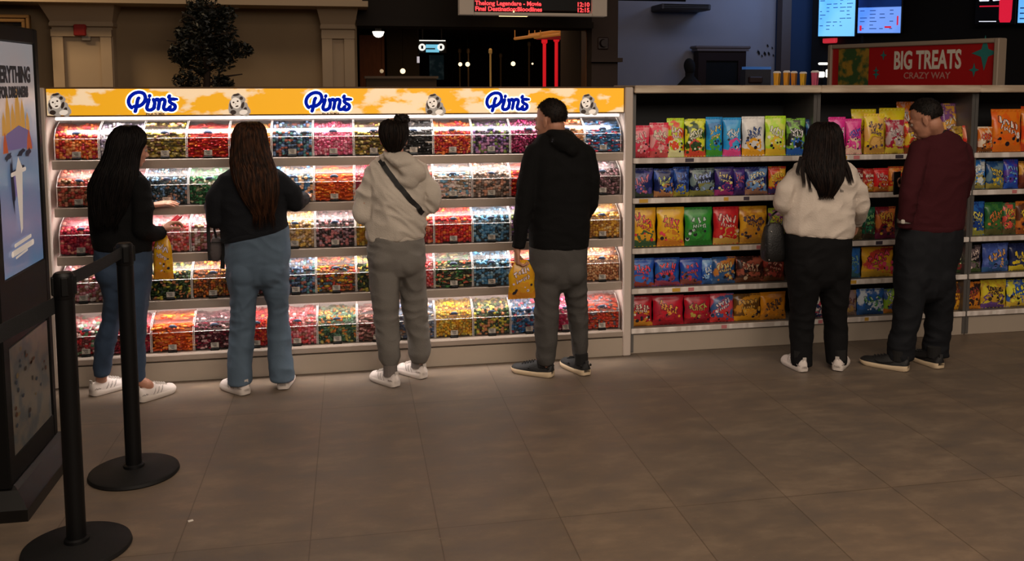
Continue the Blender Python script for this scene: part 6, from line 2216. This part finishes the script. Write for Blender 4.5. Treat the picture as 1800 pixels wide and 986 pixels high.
# ---------------------------------------------------------------- man in the black hoodie
c4 = dict(Y=5.45, s=1.0, male=True, skin=SKIN2, label='man in a black hoodie and dark grey joggers holding a yellow bag at his side',
          head=(968, 209, 5.47, -46, 10), neck=(978, 240, 5.48),
          torso=[(228, 960, 1000, 5.48, .12), (240, 946, 1014, 5.48, .17), (254, 935, 1030, 5.48, .21), (272, 930, 1037, 5.47, .25), (300, 928, 1040, 5.46, .27), (340, 928, 1038, 5.46, .27), (380, 928, 1036, 5.46, .26), (410, 930, 1034, 5.46, .26), (433, 932, 1033, 5.46, .25)],
          armL=[(941, 270, 5.45, .063), (928, 318, 5.42, .062), (921, 362, 5.40, .056), (916, 398, 5.39, .047), (912, 428, 5.38, .039)],
          armR=[(1029, 272, 5.46, .063), (1036, 315, 5.45, .061), (1035, 358, 5.48, .058), (1022, 382, 5.60, .048), (1008, 378, 5.69, .037)],
          hands=[dict(wrist=W(909, 437, 5.38), d=(-.02, -.05, -1), n=(.95, .1, .1), s=1.02, curl=42, side=-1, tcurl=30),
                 dict(wrist=W(1006, 376, 5.70), d=(-.3, .6, .1), n=(0, .2, -1), s=1.0, curl=25, side=1)],
          topname='black_hoodie', topmat=BLKKNIT, topfold=cloth_fold(.007, .004, 6), topit=5,
          extra=[((985, 238, 5.42), (.085, .075, .035), 8), ((992, 252, 5.375), (.085, .06, .055), 18), ((1003, 262, 5.36), (.05, .045, .04), 25)],
          pelvis=[(428, 932, 1032, 5.46, .24), (448, 931, 1032, 5.46, .25), (470, 932, 1031, 5.46, .25), (490, 935, 1030, 5.46, .24)],
          legL=[(470, 932, 988, 5.45, .22), (500, 935, 987, 5.44, .19), (540, 940, 981, 5.435, .16), (580, 940, 980, 5.43, .145), (606, 943, 978, 5.43, .135), (628, 944, 975, 5.43, .12), (639, 949, 970, 5.43, .09)],
          legR=[(470, 978, 1031, 5.48, .22), (500, 989, 1029, 5.48, .19), (540, 997, 1031, 5.485, .16), (580, 1003, 1032, 5.49, .145), (606, 1006, 1033, 5.49, .135), (623, 1008, 1031, 5.49, .11), (634, 1013, 1027, 5.49, .08)],
          legname='dark_grey_joggers', legmat=GREYD, legfold=cloth_fold(.006, .005, 6, .06, .6, .0045),
          shoeL=((972, 663), (905, 652)), shoeR=((1032, 661), (993, 641)), shoeL_len=.285, shoew=.104, shoemat=KSHOE, solemat=KSOLE, shoestyle='dots')
r4, b4, g4, t4, hc, R = person(c4)
sock(r4, c4, 'L', mat('sock_black', (20, 19, 19), .9)); sock(r4, c4, 'R', mat('sock_black', (0, 0, 0)))
HM = hair_mat('hair_cropped', (20, 16, 14), (34, 26, 22), .6)
hair_cap(r4, hc, R, 1.0, HM, front=.32, low=-.20, back=-.62, thick=1.035, seed=5, rough=.001, tufts=900, tl=.007)
hand_bag(893, 941, 458, 526, 5.37, 'bulging yellow sweet bag held low by the man in the black hoodie', 902, .06)

# ---------------------------------------------------------------- woman in the cream sweatshirt
c5 = dict(Y=5.29, s=.94, label='woman with long dark hair in a cream sweatshirt and black trousers, at the snack shelves',
          head=(1449, 250, 5.31, 10, 6), neck=(1449, 288, 5.31),
          torso=[(278, 1428, 1470, 5.31, .13), (287, 1402, 1492, 5.31, .18), (298, 1389, 1502, 5.31, .21), (320, 1382, 1508, 5.31, .25), (348, 1384, 1501, 5.31, .26), (375, 1382, 1497, 5.31, .27), (398, 1381, 1496, 5.31, .27), (412, 1382, 1494, 5.31, .26, 8)],
          armL=[(1402, 308, 5.29, .050), (1381, 334, 5.28, .056), (1376, 358, 5.31, .056), (1384, 368, 5.42, .048), (1392, 372, 5.50, .038)],
          armR=[(1491, 308, 5.29, .050), (1508, 335, 5.27, .055), (1511, 362, 5.30, .052), (1509, 378, 5.38, .044), (1507, 386, 5.42, .037)],
          hands=[dict(wrist=W(1392, 372, 5.51), d=(.1, .8, .1), n=(0, .2, -1), s=.88, curl=20, side=-1),
                 dict(wrist=W(1507, 390, 5.435), d=(0, .45, -.8), n=(-.9, .1, -.1), s=.9, curl=22, side=1)],
          topname='cream_sweatshirt', topmat=CRMF, topfold=cloth_fold(.011, .009, 6), topit=5,
          pelvis=[(408, 1382, 1493, 5.31, .25), (430, 1380, 1493, 5.31, .27), (460, 1382, 1492, 5.31, .27), (486, 1386, 1490, 5.31, .25)],
          legL=[(466, 1383, 1439, 5.30, .24), (500, 1389, 1437, 5.30, .19), (540, 1391, 1431, 5.30, .16), (580, 1391, 1427, 5.30, .145), (612, 1392, 1425, 5.28, .135), (641, 1393, 1426, 5.26, .135)],
          legR=[(466, 1434, 1491, 5.30, .24), (500, 1442, 1488, 5.30, .19), (540, 1448, 1486, 5.29, .16), (580, 1451, 1486, 5.29, .145), (610, 1453, 1486, 5.27, .135), (639, 1454, 1486, 5.25, .135)],
          legname='black_trousers', legmat=BLKTR, legfold=cloth_fold(.004, .004, 6, .1, .6, .004),
          shoeL=((1414, 655), (1380, 636)), shoeR=((1471, 653), (1484, 634)), shoeL_len=.245, shoemat=WSHOE, solemat=WSOLE, shoestyle='white')
r5, b5, g5, t5, hc, R = person(c5)
sock(r5, c5, 'L', mat('sock_black', (20, 19, 19), .9)); sock(r5, c5, 'R', mat('sock_black', (0, 0, 0)))
HK = hair_mat('hair_espresso', (17, 12, 11), (38, 26, 21))
long_hair(r5, [(214, 1437, 1461, 5.305, .10), (220, 1428, 1470, 5.30, .15), (231, 1422, 1475, 5.295, .19), (247, 1419, 1478, 5.29, .20), (265, 1415, 1481, 5.28, .19), (283, 1411, 1484, 5.25, .16), (300, 1417, 1484, 5.21, .12), (318, 1428, 1481, 5.185, .10), (334, 1437, 1472, 5.18, .07), (346, 1441, 1464, 5.18, .04)], HK, 190, 5, ext=6)
# loose locks over her shoulders
m = MB()
for k, pts in enumerate((((1414, 280), (1411, 300), (1413, 318), (1413, 330)), ((1422, 285), (1421, 308), (1424, 325), (1425, 338)), ((1480, 285), (1486, 300), (1491, 314), (1495, 326)), ((1476, 290), (1480, 310), (1479, 328), (1480, 338)), ((1409, 275), (1405, 290), (1402, 302), (1405, 309)), ((1484, 280), (1492, 298), (1496, 312), (1499, 322)))):
    for j in range(4):
        q = smooth_path([W(x + (j - 1.5) * 1.6, y, 5.22 - .015 * i + .004 * j) for i, (x, y) in enumerate(pts)], 4)
        m.tube(q, [.005 * (1 - .85 * (i / (len(q) - 1)) ** 2) for i in range(len(q))], 5)
m.build('loose_locks', HK, r5, smooth=True)
m = MB(); q = W(1508, 385, 5.415); m.tube([q + V((0, -.012, .006)), q + V((0, .012, -.006))], .0395, 18); m.build('wristband', STRAP, r5)
bb = empty('handbag', (W(1358, 455, 5.36).x, 5.36, W(1358, 456, 5.36).z), 'black leather handbag hanging from the left arm of the woman in cream', 'bag')
LEA = mat('black_leather', (14, 14, 15), .45, bump=.25, bscale=90)
m = MB()
m.loft([ell_ring(W(x, y, 5.36), w_ / 320, d_, n=28, ex=3.4) for x, y, w_, d_ in ((1361, 392, 13, .02), (1360, 400, 19, .035), (1359, 420, 22, .05), (1359, 442, 24, .058), (1359, 454, 23, .055), (1359, 458, 19, .045))])
sm(m.build('body', LEA, bb), 50)
for dy in (-.02, .02):
    m = MB(); m.tube(smooth_path([W(1350, 396, 5.36 + dy), W(1356, 380, 5.37 + dy), W(1368, 371, 5.39 + dy), W(1378, 378, 5.38 + dy), W(1374, 396, 5.36 + dy)], 5), .006, 8); m.build('handle', LEA, bb)
m = MB(); m.ball(W(1356, 407, 5.315), .005, n=8, k=6); m.ball(W(1352, 457, 5.305), .005, n=8, k=6); m.build('metal_stud', STEEL, bb)

# ---------------------------------------------------------------- man in the maroon jumper
c6 = dict(Y=5.23, s=1.0, male=True, skin=SKIN2, label='man with short dark hair, maroon jumper and black jeans, looking at a phone',
          head=(1627, 208, 5.24, -48, 24), neck=(1644, 236, 5.26),
          torso=[(230, 1637, 1670, 5.26, .13), (239, 1622, 1684, 5.26, .18), (252, 1612, 1693, 5.255, .22), (272, 1606, 1698, 5.25, .26), (300, 1603, 1698, 5.24, .27), (335, 1597, 1694, 5.24, .27), (365, 1590, 1690, 5.24, .26), (388, 1587, 1688, 5.24, .26), (402, 1587, 1686, 5.24, .25)],
          armL=[(1617, 264, 5.22, .064), (1605, 308, 5.18, .062), (1597, 348, 5.165, .056), (1592, 380, 5.18, .047), (1591, 392, 5.19, .042)],
          armR=[(1690, 266, 5.25, .063), (1695, 305, 5.27, .060), (1690, 338, 5.32, .054), (1645, 338, 5.42, .046), (1604, 330, 5.47, .038)],
          hands=[dict(wrist=W(1594, 398, 5.215), d=(.30, .10, -1), n=(.9, .2, .2), s=.9, curl=45, side=-1),
                 dict(wrist=W(1599, 328, 5.475), d=(-.8, .2, .15), n=(.1, -.3, .9), s=1.0, curl=35, side=1)],
          topname='maroon_jumper', topmat=MAROON, topfold=cloth_fold(.007, .005, 6), topit=5,
          pelvis=[(398, 1587, 1686, 5.24, .24), (420, 1581, 1687, 5.235, .26), (450, 1578, 1682, 5.23, .26), (480, 1577, 1675, 5.22, .25), (505, 1577, 1671, 5.21, .23)],
          legL=[(480, 1576, 1626, 5.19, .23), (520, 1576, 1618, 5.18, .18), (560, 1573, 1615, 5.175, .16), (600, 1565, 1605, 5.17, .15), (632, 1562, 1603, 5.17, .15)],
          legR=[(480, 1618, 1674, 5.23, .23), (520, 1630, 1671, 5.23, .18), (560, 1631, 1669, 5.23, .16), (600, 1626, 1665, 5.23, .15), (626, 1623, 1664, 5.23, .15)],
          legname='black_jeans', legmat=BLKJN, legfold=cloth_fold(.006, .005, 6, .02, .55, .004),
          shoeL=((1597, 653), (1521, 639)), shoeR=((1654, 649), (1608, 631)), shoeL_len=.30, shoew=.106, shoemat=KSHOE, solemat=KSOLE, shoestyle='swoosh')
r6, b6, g6, t6, hc, R = person(c6)
sock(r6, c6, 'L', mat('sock_black', (20, 19, 19), .9)); sock(r6, c6, 'R', mat('sock_black', (0, 0, 0)))
hair_cap(r6, hc, R, 1.0, hair_mat('hair_short', (18, 15, 14), (34, 28, 25), .6), front=.34, low=-.20, back=-.55, thick=1.03, seed=8, rough=.0012, tufts=900, tl=.009)
m = MB(); q = W(1645, 232, 5.26); m.lathe([(.066, -.02), (.071, -.018), (.073, .0), (.069, .014), (.063, .014), (.062, -.02)], 28, q); m.build('ribbed_collar', mat('collar_dark', (26, 12, 16), .9), g6, smooth=True)
m = MB(); q = W(1590, 388, 5.185); m.tube([q + V((0, 0, .012)), q - V((0, 0, .012))], .044, 20); wa = m.build('watch', mat('watch_strap', (150, 146, 140), .3, metal=.6), r6)
m = MB(); m.box(q + V((-.03, -.032, 0)), (.022, .022, .026), rz=.75, bev=.004); m.build('watch_face', mat('watch_face', (206, 200, 190), .3), wa)
ph = empty('smartphone', W(1578, 322, 5.45), 'dark phone held up in front of the man in the maroon jumper', 'phone')
m = MB(); q = W(1577, 322, 5.462)
m.box(q, (.078, .009, .15), rz=.5, bev=.004); m.build('case', BLACK, ph)
m = MB(); m.box(q + V((-.003, .0055, 0)), (.068, .002, .136), rz=.5); m.build('screen', mat('phone_screen', (60, 62, 70), .15), ph)
